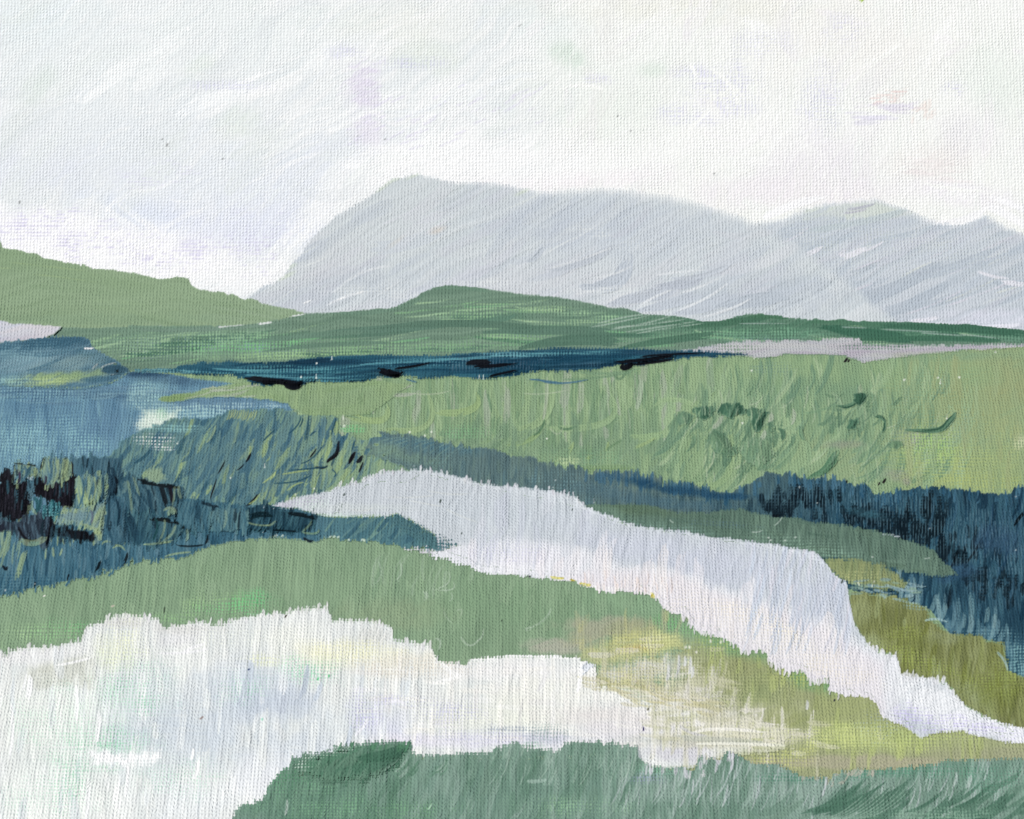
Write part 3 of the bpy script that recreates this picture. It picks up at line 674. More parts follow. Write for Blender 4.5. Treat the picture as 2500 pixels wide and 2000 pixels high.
# right: brushed swirls
for q in range(190):
    u = rng.uniform(1620, 2360); v = rng.uniform(900, 1195)
    if u < 1750 and v < 960: continue
    up = v < 1050
    an = 80 + rng.uniform(-25, 22) if up else 62 + rng.uniform(-26, 26)
    k = rng.integers(7)
    c = [(139, 167, 124), (126, 155, 118), (147, 174, 131), (118, 148, 114), (132, 160, 122), (152, 178, 134), (140, 165, 130)][k]
    dab(u, v, an, rng.uniform(50, 120), rng.uniform(8, 20), c, rng.uniform(.02, .16), op=.75, dry=.34, br=9, hg=.8, col2=(104, 136, 108) if rng.random() < .35 else ((160, 182, 140) if rng.random() < .3 else None))
for q in range(120):
    u = rng.uniform(1640, 2320); v = rng.uniform(970, 1180)
    dab(u, v, 66 + rng.uniform(-30, 30), rng.uniform(26, 70), rng.uniform(2, 4), [(112, 142, 112), (162, 182, 146), (104, 134, 106), (170, 186, 156)][rng.integers(4)], rng.uniform(.05, .2), op=.7, dry=.25, br=5, hg=.6)
for pts, w, c in [([(1780, 1040), (1775, 1160), (1700, 1185)], 16, (150, 176, 126)), ([(1720, 1060), (1690, 1110), (1690, 1180)], 60, (137, 164, 120)), ([(1960, 1075), (1965, 1120), (1900, 1170)], 34, (142, 169, 126)), ([(2040, 1085), (2020, 1130), (1930, 1170)], 34, (140, 167, 126)), ([(1905, 1015), (1915, 1050), (1890, 1090)], 50, (149, 175, 131)), ([(1600, 990), (1640, 975), (1700, 990)], 12, (150, 176, 128)), ([(2100, 975), (2060, 1010), (2000, 1000)], 12, (150, 175, 130)), ([(2050, 985), (2010, 1000), (1965, 1010)], 6, (116, 148, 112))]:
    stroke(pts, w, c, op=.7, br=8, hg=1.0, ridge=1.2, dry=.22, taper=(.25, .2))
for q in range(120):
    if q < 80: u, v = 1800 + rng.normal(0, 75), 1080 + rng.normal(0, 50)
    else: u, v = 2090 + rng.normal(0, 70), 1035 + rng.normal(0, 32)
    dab(u, v, 72 + rng.uniform(-30, 26), rng.uniform(24, 64), rng.uniform(4, 12), [(96, 128, 100), (108, 138, 108), (118, 148, 116), (88, 120, 94)][rng.integers(4)], rng.uniform(-.05, .2), op=.7, dry=.42, br=8, hg=.8)
for (u, v, L) in [(1752, 1030, 40), (1860, 1065, 36), (1880, 1022, 30), (1935, 1016, 34), (1655, 995, 24), (2230, 1070, 40)]:
    dab(u, v, rng.uniform(50, 90), L, 11, (166, 178, 156), .1, op=.8, dry=.35, br=6)
glaze(2060, 1085, 50, 12, (146, 150, 134), .6); glaze(2190, 1160, 40, 20, (148, 148, 138), .5); glaze(2215, 1175, 12, 12, (146, 140, 140), .6); glaze(2220, 1070, 40, 24, (150, 160, 136), .6)
speck(ell(2330, 1000, 200, 120, 0, .8), (152, 160, 104), .66, .6); speck(ell(2300, 1130, 160, 60, 0, .7), (168, 186, 114), .58, .8, 'weft'); speck(ell(2270, 1090, 70, 50, 0, .7), (166, 202, 116), .56, .8)
speck(ell(2420, 1180, 130, 30, 0, .7), (172, 186, 106), .54, .7); speck(ell(2440, 1090, 80, 70, 0, .7), (166, 182, 116), .62, .7); speck(ell(2490, 1080, 16, 20, 0, .7), (216, 218, 180), .5, .7)
scatter(60, (2200, 900, 2800, 1195), [(146, 164, 119), (153, 165, 116), (143, 165, 122), (156, 170, 120)], (80, 98), (40, 110), (8, 18), (-.04, .04), op=.55, dry=.4, br=6, hg=.5)
for (u, v, r) in [(2065, 1178, 5), (2158, 1174, 6), (2146, 1180, 4), (2065, 878, 6), (2072, 880, 4)]:
    dab(u, v, 60, r * 2.2, r, (26, 24, 28), .1, op=.95, br=4)
speck(ell(860, 1048, 30, 12), (120, 190, 124), .5, .7); speck(ell(1130, 1055, 80, 20), (128, 176, 124), .58, .7); speck(ell(1420, 1120, 120, 30, 0, .8), (128, 170, 128), .6, .6); speck(ell(1390, 1125, 30, 12), (196, 212, 160), .5, .7)
speck(ell(1480, 1145, 80, 10), (118, 146, 96), .4, .7); speck(ell(1890, 900, 70, 20), (118, 146, 130), .6, .5)
for (u, v) in [(838, 1014), (840, 1040), (822, 1048), (828, 1138), (835, 1139), (1000, 1055), (1053, 1054), (1037, 1064), (1335, 1071), (1812, 1032), (2312, 1022), (1842, 874), (1835, 904), (2430, 860), (2342, 921), (2290, 922), (2208, 927), (2296, 936)]:
    dab(u, v, 90, 4.5, 5, (232, 236, 224), 0, op=.8, br=2, edge=1.2)
for pts in [[(1265, 958), (1320, 962), (1390, 952)], [(1340, 1040), (1360, 1060), (1375, 1042)], [(1000, 960), (1060, 962), (1110, 950)]]:
    stroke(pts, 3, (176, 188, 160), op=.6, dry=.3)
# the ground reaches on past what is painted in detail
def _ground_apron():
    def g(x, v): 
        y = GROUND[0] / ((HORIZON - v) / 2500 * K - GROUND[1]); return (x, y, GROUND[0] + GROUND[1] * y - 0.4)
    yt, yb = _g(905), _g(2130)
    zt, zb = GROUND[0] + GROUND[1] * yt - .02, GROUND[0] + GROUND[1] * yb - .02
    X = [-4000, -104, 190, 4000]
    P, F = [], []
    def q(x0, y0, z0, x1, y1, z1):
        k = len(P); P.extend([(x0, y0, z0), (x1, y0, z0), (x1, y1, z1), (x0, y1, z1)]); F.append((k, k + 1, k + 2, k + 3))
    yn = 600.0; zn = GROUND[0] + GROUND[1] * yn - .02
    q(-4000, yn, zn, 4000, yb, zb)
    q(-4000, yb, zb, 4000, yt, zt)
    q(-4000, -3000, zn - 30, 4000, yn, zn)
    P = np.array(P, float); cc = np.tile(np.append(srgb_lin(np.array([134., 158., 124.])) / LIGHT[id(GROUND)], 1.0), (len(P), 1))
    return P, cc, np.array(F)
end(extra=_ground_apron())

# ------------------------------------------------------------------ far inlets of pale water
begin("water", "pale grey lilac strip of far water below the dark green hill at the right", "water", GROUND, lift=0.45, kind="structure", thick=.3)
it = [(1560, 868), (1687, 852), (1784, 836), (1800, 833), (1995, 831), (2025, 828), (2060, 824), (2095, 828), (2105, 842), (2206, 842), (2352, 842), (2480, 840), (2700, 838), (2910, 840)]
ib = [(1560, 866), (1640, 868), (1690, 871), (1760, 866), (1817, 869), (1865, 875), (1923, 864), (2011, 866), (2060, 868), (2108, 885), (2157, 877), (2255, 864), (2352, 855), (2449, 850), (2500, 846), (2700, 846), (2910, 848)]
fill(band(it, ib, 3, 4, 2, 10, 12, ul=1580, ur=2900, dry=3, seed=12), [(176, 178, 186), (186, 188, 190), (176, 172, 182)], 3, 5, 120, 61, .3, .6)
glaze(2250, 868, 90, 12, (160, 166, 146), .6); glaze(2080, 862, 40, 14, (172, 164, 178), .6); glaze(1900, 845, 140, 8, (190, 193, 192), .6)
speck(ell(2150, 846, 130, 9, 0, .6), (78, 112, 92), .66, .8, 'pit'); speck(ell(1700, 866, 80, 10), (52, 76, 104), .6, .8, 'weft'); speck(ell(1800, 850, 60, 14), (110, 140, 112), .68, .7, 'pit')
for (u, v, an, L, w) in [(2060, 838, 4, 90, 6), (2090, 828, -8, 60, 10), (2120, 880, 14, 70, 5), (2420, 848, 4, 120, 5), (1720, 856, 2, 110, 6), (2200, 872, 5, 130, 5)]:
    dab(u, v, an, L, w, (188, 186, 192), .03, op=.8, dry=.3)
end()

begin("water", "small pale lilac sliver of water at the left edge under the light green hill", "water", HILL, lift=0.4, kind="structure", thick=.1)
fill(poly([(-395, 780), (0, 782), (19, 786), (23, 790), (78, 792), (149, 797), (146, 804), (128, 816), (112, 825), (40, 832), (0, 838), (-395, 850)], 2.5, 2, seed=3), [(190, 194, 208), (202, 205, 214), (207, 205, 211)], 4, 6, 90, 62, .3, .5)
glaze(30, 830, 60, 10, (186, 180, 192), .5, 8); glaze(120, 805, 40, 12, (207, 203, 208), .6)
end()

# ------------------------------------------------------------------ lake
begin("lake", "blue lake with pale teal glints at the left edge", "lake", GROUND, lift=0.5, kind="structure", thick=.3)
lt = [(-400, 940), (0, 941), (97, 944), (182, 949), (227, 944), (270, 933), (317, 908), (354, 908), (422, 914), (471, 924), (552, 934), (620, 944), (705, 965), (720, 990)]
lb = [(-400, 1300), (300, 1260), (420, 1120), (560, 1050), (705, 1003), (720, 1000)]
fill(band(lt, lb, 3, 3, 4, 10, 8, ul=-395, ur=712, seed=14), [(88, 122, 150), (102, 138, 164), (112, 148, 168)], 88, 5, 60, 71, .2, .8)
glaze(500, 985, 220, 20, (100, 130, 158), .8, 0, .6); glaze(200, 960, 260, 14, (82, 110, 138), .8, -3, .7); glaze(400, 925, 120, 14, (70, 98, 126), .8, -6, .6, .3); glaze(360, 914, 60, 7, (40, 66, 96), .8)
glaze(90, 1010, 140, 40, (92, 126, 156), .6); glaze(250, 1040, 80, 70, (96, 128, 160), .7); glaze(60, 1090, 110, 60, (120, 158, 176), .6); glaze(370, 960, 60, 40, (128, 164, 172), .6)
scatter(130, (-380, 960, 320, 1140), [(84, 118, 150), (108, 144, 168), (96, 130, 160), (128, 166, 180), (78, 112, 144)], (84, 96), (40, 110), (4, 10), (-.03, .03), op=.6, dry=.38, br=8, hg=.6)
scatter(50, (-380, 930, 480, 985), [(92, 122, 150), (110, 140, 162), (74, 104, 134), (120, 152, 168)], (-6, 8), (60, 180), (4, 8), (-.05, .05), op=.6, dry=.38, br=6)
speck(ell(80, 960, 200, 20), (140, 180, 190), .56, .75); speck(ell(60, 1080, 140, 70, 0, .8), (150, 192, 196), .60, .75); speck(ell(180, 1050, 120, 60, 0, .8), (136, 178, 192), .62, .6); speck(ell(220, 1090, 60, 40), (150, 196, 196), .6, .7); speck(ell(360, 970, 60, 40), (164, 200, 198), .6, .7); speck(ell(600, 992, 120, 9), (176, 208, 212), .56, .8); speck(ell(480, 1005, 90, 20), (172, 206, 204), .5, .8); speck(ell(130, 1010, 100, 40), (84, 118, 152), .7, .5, 'pit')
# pale glint
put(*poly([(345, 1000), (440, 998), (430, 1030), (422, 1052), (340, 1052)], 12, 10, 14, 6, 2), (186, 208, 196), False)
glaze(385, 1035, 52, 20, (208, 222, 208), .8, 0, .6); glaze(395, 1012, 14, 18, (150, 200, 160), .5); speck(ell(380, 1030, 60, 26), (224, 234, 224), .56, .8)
for (u, v, L) in [(214, 851, 26)]: pass
end()

# ------------------------------------------------------------------ blue shrub bank at the left
sh_top = [(-400, 850), (-120, 842), (0, 838), (32, 833), (97, 826), (130, 822), (162, 821), (208, 824), (222, 832), (224, 844), (240, 856), (262, 868), (284, 880), (300, 894), (316, 906)]
sh_bot = [(-400, 942), (0, 942), (97, 945), (182, 949), (227, 945), (270, 934), (300, 920), (316, 910)]
begin("shrub", "long low slate blue shrub with a yellow green foot, left of the navy hedgerow", "shrub", GROUND, lift=0.6, thick=.8, mound=.9, mr=9)
fill(band(sh_top, sh_bot, 3, 4, 3, 8, 8, ul=-395, ur=316, seed=15, dry=2), [(78, 106, 132), (92, 120, 144), (104, 134, 152)], 8, 5, 90, 81, .5, .7)
glaze(130, 836, 110, 15, (62, 92, 120), .9, 3, .5, .3, 20); glaze(240, 875, 50, 13, (76, 108, 128), .8, -20, .6); glaze(0, 850, 90, 14, (70, 100, 128), .8)
glaze(40, 890, 110, 26, (128, 154, 170), .8, 10, .7, .4); glaze(170, 890, 90, 20, (134, 158, 158), .7, 10, .8); glaze(120, 925, 100, 17, (142, 167, 116), .95, 4, .5, .3, 24); glaze(210, 915, 60, 14, (134, 160, 116), .8, 10); glaze(30, 920, 46, 10, (104, 134, 156), .8)
scatter(40, (-380, 830, 260, 930), [(70, 100, 128), (110, 140, 158), (86, 114, 140)], (2, 26), (50, 140), (5, 12), (.0, .12), op=.6, dry=.4, br=6)
speck(ell(90, 930, 110, 12), (176, 198, 136), .54, .8); speck(ell(60, 870, 150, 40, 0, .8), (140, 174, 186), .64, .6); speck(ell(20, 930, 70, 12), (140, 180, 186), .5, .7)
for pts in [[(224, 902), (232, 894), (240, 888)], [(246, 898), (264, 890), (284, 886)], [(268, 916), (290, 911), (304, 908)]]:
    stroke(pts, 4, (170, 178, 172), op=.7, dry=.3)
stroke([(204, 850), (216, 851), (228, 850)], 5, (240, 241, 240), op=.95, dry=.15, br=3)
end()
begin("shrub", "small dark slate shrub between the blue shrub bank and the navy hedgerow", "shrub", GROUND, lift=0.8, thick=.6, mound=.8, mr=4)
fill(poly([(246, 908), (252, 898), (270, 891), (295, 891), (312, 898), (317, 907), (300, 912), (262, 912)], 2.5, 3, 10, 2, 5), [(58, 84, 108), (74, 100, 122)], 10, 5, 40, 82)
dab(286, 906, 0, 8, 5, (22, 26, 30), 0, op=.9); 
end()
for nm in (0,):
    begin("meadow", "yellow green tongue of grass reaching into the blue lake from the right", "meadow", GROUND, lift=0.75, kind="structure", thick=.4)
    fill(poly([(390, 975), (404, 966), (432, 963), (480, 955), (519, 945), (560, 938), (640, 928), (900, 925), (1000, 940), (900, 1010), (760, 1020), (700, 985), (660, 976), (600, 971), (536, 969), (480, 972), (422, 980), (398, 980)], 3, 3, 12, 3, 6), [(132, 158, 108), (142, 168, 120), (138, 162, 116)], 10, 6, 80, 83, .3, .6)
    glaze(430, 972, 50, 10, (124, 150, 96), .9, 4, .5); glaze(800, 970, 160, 40, (136, 160, 122), .6)
    scatter(16, (470, 940, 620, 970), [(170, 180, 164), (150, 168, 140), (176, 182, 172)], (4, 16), (30, 90), (2, 5), (0, .05), op=.7, dry=.42, br=5)
    scatter(40, (640, 940, 960, 1010), [(146, 170, 120), (128, 154, 112), (138, 162, 118)], (78, 100), (30, 70), (7, 16), op=.6, dry=.35, br=7)
    end()
# ------------------------------------------------------------------ navy hedgerow
hd_top = [(322, 904), (354, 900), (400, 901), (425, 899), (438, 892), (487, 886), (552, 882), (600, 885), (682, 884), (730, 877), (860, 867), (925, 866), (1000, 869), (1087, 867), (1217, 858), (1362, 849), (1525, 850), (1600, 854), (1687, 856), (1780, 860), (1830, 866)]
hd_bot = [(322, 908), (400, 910), (480, 914), (560, 917), (600, 924), (626, 941), (642, 938), (664, 942), (697, 936), (717, 951), (733, 940), (753, 935), (782, 931), (827, 933), (892, 931), (925, 920), (957, 922), (980, 916), (1038, 925), (1106, 918), (1184, 927), (1249, 919), (1300, 908), (1350, 906), (1440, 904), (1500, 892), (1560, 892), (1606, 884), (1687, 875), (1800, 868), (1830, 867)]
begin("hedgerow", "long navy blue hedgerow with black clumps along the foot of the dark green hill", "hedge", GROUND, lift=0.9, thick=1.0, mound=1.6, mr=6)
fill(band(hd_top, hd_bot, 2.5, 3, 5, 10, 7, ul=330, ur=1825, seed=17, dry=3), [(28, 58, 86), (40, 74, 102), (54, 92, 116)], 3, 4, 200, 91, .3, .8)
glaze(380, 905, 60, 8, (74, 112, 130), .7); glaze(850, 880, 150, 12, (30, 56, 86), .8, 2); glaze(1300, 880, 260, 12, (28, 58, 88), .7, 2); glaze(1420, 894, 90, 10, (78, 104, 132), .7, 3); glaze(1640, 862, 140, 5, (50, 74, 102), .7, -1)
scatter(60, (420, 865, 1780, 930), [(24, 48, 76), (44, 84, 110), (60, 104, 128), (30, 62, 92)], (-2, 8), (90, 260), (4, 9), (-.02, .02), op=.7, dry=.38, br=6, hg=.6)
for pts in [[(600, 915), (760, 922), (900, 918)], [(520, 900), (700, 905), (900, 890)], [(880, 890), (1060, 880), (1200, 874)], [(1040, 880), (1200, 872), (1400, 862)], [(1200, 868), (1320, 864), (1520, 858)], [(700, 925), (800, 930), (920, 924)], [(430, 905), (520, 910), (620, 908)], [(1280, 926), (1380, 922), (1440, 912)]]:
    stroke(pts, 6, (98, 152, 168), op=.75, dry=.5, br=8)
speck(ell(700, 905, 200, 14), (92, 148, 160), .6, .75); speck(ell(1040, 885, 160, 12), (96, 150, 168), .62, .7); speck(ell(1250, 866, 120, 7), (120, 172, 184), .52, .8); speck(ell(400, 906, 80, 8), (130, 178, 180), .5, .7); speck(ell(1380, 862, 120, 7), (96, 146, 160), .56, .7)
speck(ell(700, 936, 60, 9), (54, 56, 70), .7, .5, 'rib'); speck(ell(950, 912, 40, 9), (60, 60, 72), .68, .5, 'rib')
speck(ell(1200, 888, 160, 20), (96, 112, 136), .8, .6, 'rib')
for (u, v) in [(624, 940), (664, 938), (760, 934), (768, 933), (780, 934), (804, 934), (856, 935), (860, 933), (717, 950)]:
    dab(u, v, 60, 9, 7, (18, 36, 50), 0, op=.95, br=3)
for pts in [[(1285, 925), (1330, 930), (1375, 936)], [(1310, 924), (1360, 936), (1440, 926)], [(992, 926), (1005, 930), (1020, 934)]]:
    stroke(pts, 4, (70, 104, 140), op=.8, dry=.2, grow=True)
for (u, v) in [(735, 921), (772, 923), (773, 887), (1170, 925), (1180, 926), (810, 878)]: dab(u, v, 90, 5, 4, (226, 234, 226), 0, op=.9, br=2)
hedge = end()
BLK = (14, 16, 22)
for pts, w in [([(600, 922), (680, 932), (745, 938)], 14), ([(690, 932), (717, 944), (735, 932)], 18), ([(640, 932), (650, 934), (660, 930)], 12), ([(925, 902), (960, 914), (982, 908)], 16), ([(950, 905), (965, 916), (978, 914)], 12), ([(960, 900), (1000, 896), (1050, 886)], 6), ([(1500, 884), (1560, 880), (1650, 868)], 9), ([(1518, 890), (1525, 898), (1545, 888)], 14), ([(1545, 890), (1600, 884), (1650, 876)], 7), ([(1160, 896), (1220, 892), (1260, 886)], 9), ([(1190, 920), (1225, 912), (1260, 904)], 6), ([(1140, 888), (1170, 884), (1200, 886)], 14), ([(1560, 872), (1620, 866), (1720, 862)], 5)]:
    begin('dark_clump', None, None, GROUND, lift=0, mound=.25, mr=2)
    LAY['parent'] = hedge
    stroke(pts, w, BLK, op=.95, dry=.14, br=7, hg=.9, grow=True)
    end()
# ------------------------------------------------------------------ dark green bushes in the meadow
def bush(label, shapes, cols, mound=.9, mr=4, extra=None, hl=0):
    begin("bush", label, "bush", GROUND, lift=0.75, thick=.7, mound=mound, mr=mr, group="dark green bushes in the meadow")
    for s in shapes:
        if s[0] == 'p': fill(poly(s[1], 3, 4, 9, 2, rng.random() * 90, s[2]), cols, s[3], 4, 34, rng.random() * 90, 1.0, True, 1, .3, .9)
        else: stroke(s[1], s[2], cols[0], cols[-1], op=1, dry=s[3], br=8, hg=1.0, grow=True, taper=s[4])
    if hl:
        for q in range(hl):
            ii = np.argwhere(A[::3, ::3] > .6); k = ii[rng.integers(len(ii))] * 3
            dab(U0 + k[1] * S, V0 + k[0] * S, rng.uniform(60, 110), rng.uniform(14, 34), rng.uniform(2, 4), [(132, 160, 122), (150, 172, 140), (108, 138, 112)][rng.integers(3)], .1, op=.75, dry=.3, br=5)
    end()
DG = [(54, 88, 68), (68, 104, 82), (92, 126, 98)]
MG = [(84, 118, 92), (98, 130, 102), (116, 146, 112)]
bush("largest dark green bush with a rounded top in the middle of the meadow", [('p', [(1752, 1004), (1760, 990), (1782, 984), (1800, 982), (1812, 988), (1822, 998), (1818, 1008), (1800, 1012), (1790, 1024), (1775, 1018), (1758, 1010)], 5, 80)], DG, 1.1, 4, hl=6)
bush("dark green bush just right of the largest bush, hanging down to a point", [('p', [(1818, 1000), (1836, 996), (1862, 1000), (1876, 1010), (1868, 1024), (1860, 1050), (1848, 1056), (1838, 1040), (1832, 1020), (1822, 1012)], 5, 84)], DG, .9, 4, hl=10)
bush("dark green bush just left of the largest bush, streaked with pale strands", [('p', [(1690, 1002), (1698, 994), (1740, 992), (1748, 1000), (1738, 1014), (1716, 1026), (1700, 1012)], 5, 76)], DG, .8, 4, hl=8)
bush("soft green bush at the left end of the row of meadow bushes", [('p', [(1650, 1018), (1662, 1008), (1686, 1008), (1694, 1018), (1676, 1034), (1656, 1036)], 4, 80)], MG, .7, 4, hl=8)
bush("slanting dark bush below the largest bush, leaning down to the right", [('p', [(1730, 1064), (1742, 1050), (1760, 1052), (1784, 1082), (1800, 1106), (1790, 1112), (1752, 1108), (1738, 1096)], 4, 130)], [(84, 118, 92), (96, 128, 98), (118, 146, 112)], .8, 5, hl=14)
bush("grey green bush under the bush with a hanging point, brushed upright", [('p', [(1806, 1090), (1820, 1076), (1850, 1070), (1880, 1078), (1890, 1100), (1880, 1130), (1860, 1148), (1830, 1130), (1812, 1118)], 5, 80)], [(104, 136, 106), (118, 148, 114), (134, 162, 122)], .7, 6, hl=26)
bush("round dark bush with a thin trailing tail toward the left", [('p', [(2082, 976), (2088, 964), (2104, 960), (2116, 962), (2112, 980), (2098, 990), (2086, 988)], 2, 70), ('s', [(2046, 990), (2068, 992), (2090, 982)], 10, .05, (.5, .1))], DG, .8, 3)
bush("small dark bush below the round bush that has a trailing tail", [('p', [(2066, 1044), (2072, 1030), (2090, 1020), (2096, 1030), (2086, 1046), (2074, 1050)], 3, 60)], [(66, 104, 82), (82, 118, 92)], .6, 3)
bush("tiny pair of dark green tufts standing between two bushes at the right", [('s', [(2136, 1018), (2152, 1020), (2162, 1034)], 8, 0, (.2, .3)), ('s', [(2158, 1030), (2160, 1042), (2156, 1054)], 7, .05, (.2, .4))], DG, .5, 2)
bush("curved dark crescent bush at the right end of the meadow bushes", [('s', [(2210, 1050), (2290, 1050), (2320, 1026), (2335, 1004)], 14, .02, (.7, .1))], DG, .6, 3)
bush("narrow curved bush with deep green on the left of the light green clearing", [('s', [(1962, 1038), (1956, 1056), (1966, 1078)], 11, .05, (.2, .4))], MG, .5, 2)
bush("dark crescent bush low on the meadow, just above the navy thicket", [('s', [(1970, 1168), (2010, 1150), (2030, 1128), (2042, 1104)], 24, .05, (.8, .25))], [(88, 126, 94), (104, 138, 106)], .8, 4, hl=3)
bush("faint green bush at the lower right of the meadow bushes", [('p', [(2168, 1084), (2184, 1076), (2202, 1078), (2206, 1088), (2190, 1098), (2174, 1094)], 3, 80)], [(92, 124, 96), (116, 146, 108)], .5, 3)
bush("pale grey green bush above the slanting bush", [('p', [(1872, 1034), (1888, 1028), (1892, 1042), (1880, 1056)], 3, 80), ('s', [(1900, 1046), (1912, 1058), (1908, 1074)], 12, .2, (.3, .3))], MG, .5, 3)

# ------------------------------------------------------------------ teal reed bed
begin("reeds", "teal and yellow green reeds brushed slantwise beside the lake", "reeds", GROUND, lift=0.9, kind="stuff", thick=.5)
rb = poly([(255, 1120), (330, 1052), (420, 1024), (530, 1020), (556, 1002), (700, 1000), (730, 1012), (812, 1016), (822, 1030), (830, 1060), (860, 1060), (880, 1080), (960, 1058), (1020, 1064), (1060, 1085), (1060, 1130), (1000, 1170), (900, 1180), (820, 1250), (600, 1300), (400, 1300), (200, 1250)], 4, 8, 14, 4, 11, 5)
fill(rb, [(80, 112, 128), (94, 126, 132), (112, 144, 130)], 66, 4, 50, 101, .7, .9)
g = sst(560, 860, U[rb[0]] + .35 * (V[rb[0]] - 1100) + 80 * (fbm(U[rb[0]] / 40, V[rb[0]] / 40) - .5)) * .85
put(rb[0], (rb[1] * g).astype(f32), tex(rb[0], [(122, 150, 126), (136, 162, 122), (128, 156, 130)], 66, 4, 40, 102, .7)[0], False)
RB = between([(260, 1115), (420, 1035), (560, 1010), (820, 1030), (950, 1080)], [(260, 1240), (600, 1290), (830, 1190), (950, 1150)])
for q in range(520):
    u = rng.uniform(260, 940); v = rng.uniform(1010, 1270)
    if not RB(u, v): continue
    t = (u + .35 * (v - 1100) - 330) / 520
    r = rng.random()
    if r < .22: c = (62, 92, 120)
    elif r < .30: c = (44, 74, 100)
    elif r < .30 + .42 * np.clip(t, .12, 1): c = [(146, 170, 122), (138, 162, 124), (152, 174, 112)][rng.integers(3)]
    else: c = [(88, 120, 132), (98, 130, 134), (82, 112, 128), (108, 140, 134)][rng.integers(4)]
    an = 68 + rng.uniform(-12, 14) - 10 * (u < 520)
    dab(u, v, an, rng.uniform(28, 80), rng.uniform(5, 14), c, rng.uniform(-.02, .12), op=.7, dry=.36, br=7, hg=.8, col2=(70, 100, 122) if rng.random() < .2 else None)
glaze(560, 1110, 110, 60, (84, 114, 130), .45, 30, .8); glaze(700, 1150, 90, 40, (80, 112, 130), .45, 40, .8)
# greenish blades at the top edge
for q in range(14): dab(556 + q * 5, 1012 + rng.uniform(-4, 6), 70, 28, 3, (156, 172, 116), .1, op=.8, dry=.2)
speck(ell(380, 1075, 56, 20), (236, 240, 236), .76, .9, 'weave'); speck(ell(420, 1045, 80, 12), (150, 196, 192), .6, .7); speck(ell(400, 1095, 30, 6), (240, 242, 240), .66, .9)
put(*poly([(355, 1150), (372, 1142), (392, 1142), (404, 1170), (380, 1182), (358, 1172)], 6, 5, 9, 3, 2), (134, 158, 130), False)
BK = (20, 18, 24)
for pts, w in [([(827, 1078), (824, 1100), (818, 1112), (802, 1124), (795, 1136)], 10), ([(770, 1140), (790, 1142), (800, 1134)], 5), ([(868, 1102), (860, 1116), (852, 1132)], 10), ([(884, 1112), (878, 1124), (868, 1130)], 10), ([(886, 1128), (880, 1146), (874, 1156)], 5), ([(612, 1106), (606, 1120), (598, 1130)], 6), ([(598, 1130), (590, 1140), (578, 1148)], 3), ([(549, 1125), (540, 1144), (530, 1160)], 4), ([(530, 1166), (522, 1190), (512, 1222)], 4), ([(630, 1204), (618, 1222), (598, 1238)], 6), ([(598, 1238), (560, 1240), (540, 1234)], 4), ([(754, 1120), (764, 1108), (772, 1096)], 4)]:
    stroke(pts, w, BK, (26, 32, 42), op=.95, br=6, hg=1.0, taper=(.4, .4))
for pts in [[(735, 1015), (725, 1040), (700, 1062)], [(820, 1024), (812, 1050), (806, 1070)], [(866, 1075), (862, 1090), (858, 1100)], [(810, 1146), (820, 1158), (812, 1166)], [(740, 1020), (736, 1034), (730, 1044)], [(772, 1054), (762, 1058), (758, 1066)], [(692, 1150), (740, 1146), (800, 1140)], [(660, 1180), (720, 1176), (760, 1160)], [(640, 1080), (655, 1064), (672, 1050)], [(730, 1132), (760, 1120), (790, 1086)]]:
    stroke(pts, 3.5, (38, 70, 96), op=.85, br=5, dry=.1)
for pts in [[(640, 1180), (660, 1166), (676, 1150)], [(700, 1200), (720, 1184), (740, 1178)], [(604, 1232), (622, 1222), (634, 1206)], [(690, 1158), (740, 1150), (760, 1148)], [(610, 1090), (612, 1100), (606, 1112)], [(660, 1170), (670, 1160), (672, 1150)]]:
    stroke(pts, 4, (156, 176, 112), op=.85, dry=.1)
for (u, v) in [(563, 1167), (646, 1141), (722, 1207), (767, 1193), (433, 1083)]: dab(u, v, 90, 4, 4, (226, 232, 224), 0, op=.7, br=2)
end()

# ------------------------------------------------------------------ navy thicket along the far bank of the river
th_top = [(905, 1085), (921, 1054), (990, 1062), (1054, 1070), (1106, 1083), (1152, 1094), (1207, 1097), (1230, 1106), (1249, 1117), (1258, 1115), (1307, 1115), (1315, 1128), (1356, 1133), (1421, 1141), (1434, 1153), (1557, 1154), (1561, 1164), (1615, 1164), (1619, 1180), (1703, 1183), (1732, 1199), (1784, 1203), (1817, 1187), (1840, 1176), (1866, 1163), (1871, 1156), (1930, 1159), (1975, 1175), (1982, 1167), (2034, 1170), (2086, 1185), (2125, 1190), (2134, 1208), (2167, 1206), (2222, 1195), (2267, 1190), (2336, 1198), (2401, 1203), (2465, 1209), (2475, 1196), (2500, 1185), (2600, 1180), (2910, 1200)]
th_bot = [(905, 1110), (960, 1130), (1010, 1150), (1200, 1190), (1427, 1240), (1541, 1285), (1736, 1314), (1900, 1336), (2008, 1372), (2060, 1420), (2078, 1440), (2120, 1450), (2206, 1463), (2271, 1492), (2319, 1547), (2384, 1555), (2449, 1573), (2464, 1640), (2500, 1652), (2700, 1720), (2910, 1760)]
begin("thicket", "long thicket along the far river bank, grey blue at left and navy at right", "thicket", GROUND, lift=1.0, thick=.8, mound=.9, mr=10)
fill(band(th_top, th_bot, 3, 12, 5, 8, 9, ul=912, ur=2900, warp=3, seed=19), [(82, 104, 109), (92, 115, 117), (103, 126, 118)], 88, 4, 40, 111, .8, .8)
sl = FULL
nv = sst(1600, 2150, U + .9 * (V - 1200) + 120 * (fbm(U / 60, V / 60) - .5)) * (A > .02)
put(FULL, nv.astype(f32) * .9, tex(FULL, [(28, 52, 78), (42, 70, 97), (58, 90, 114)], 88, 4, 50, 112, .2)[0], False)
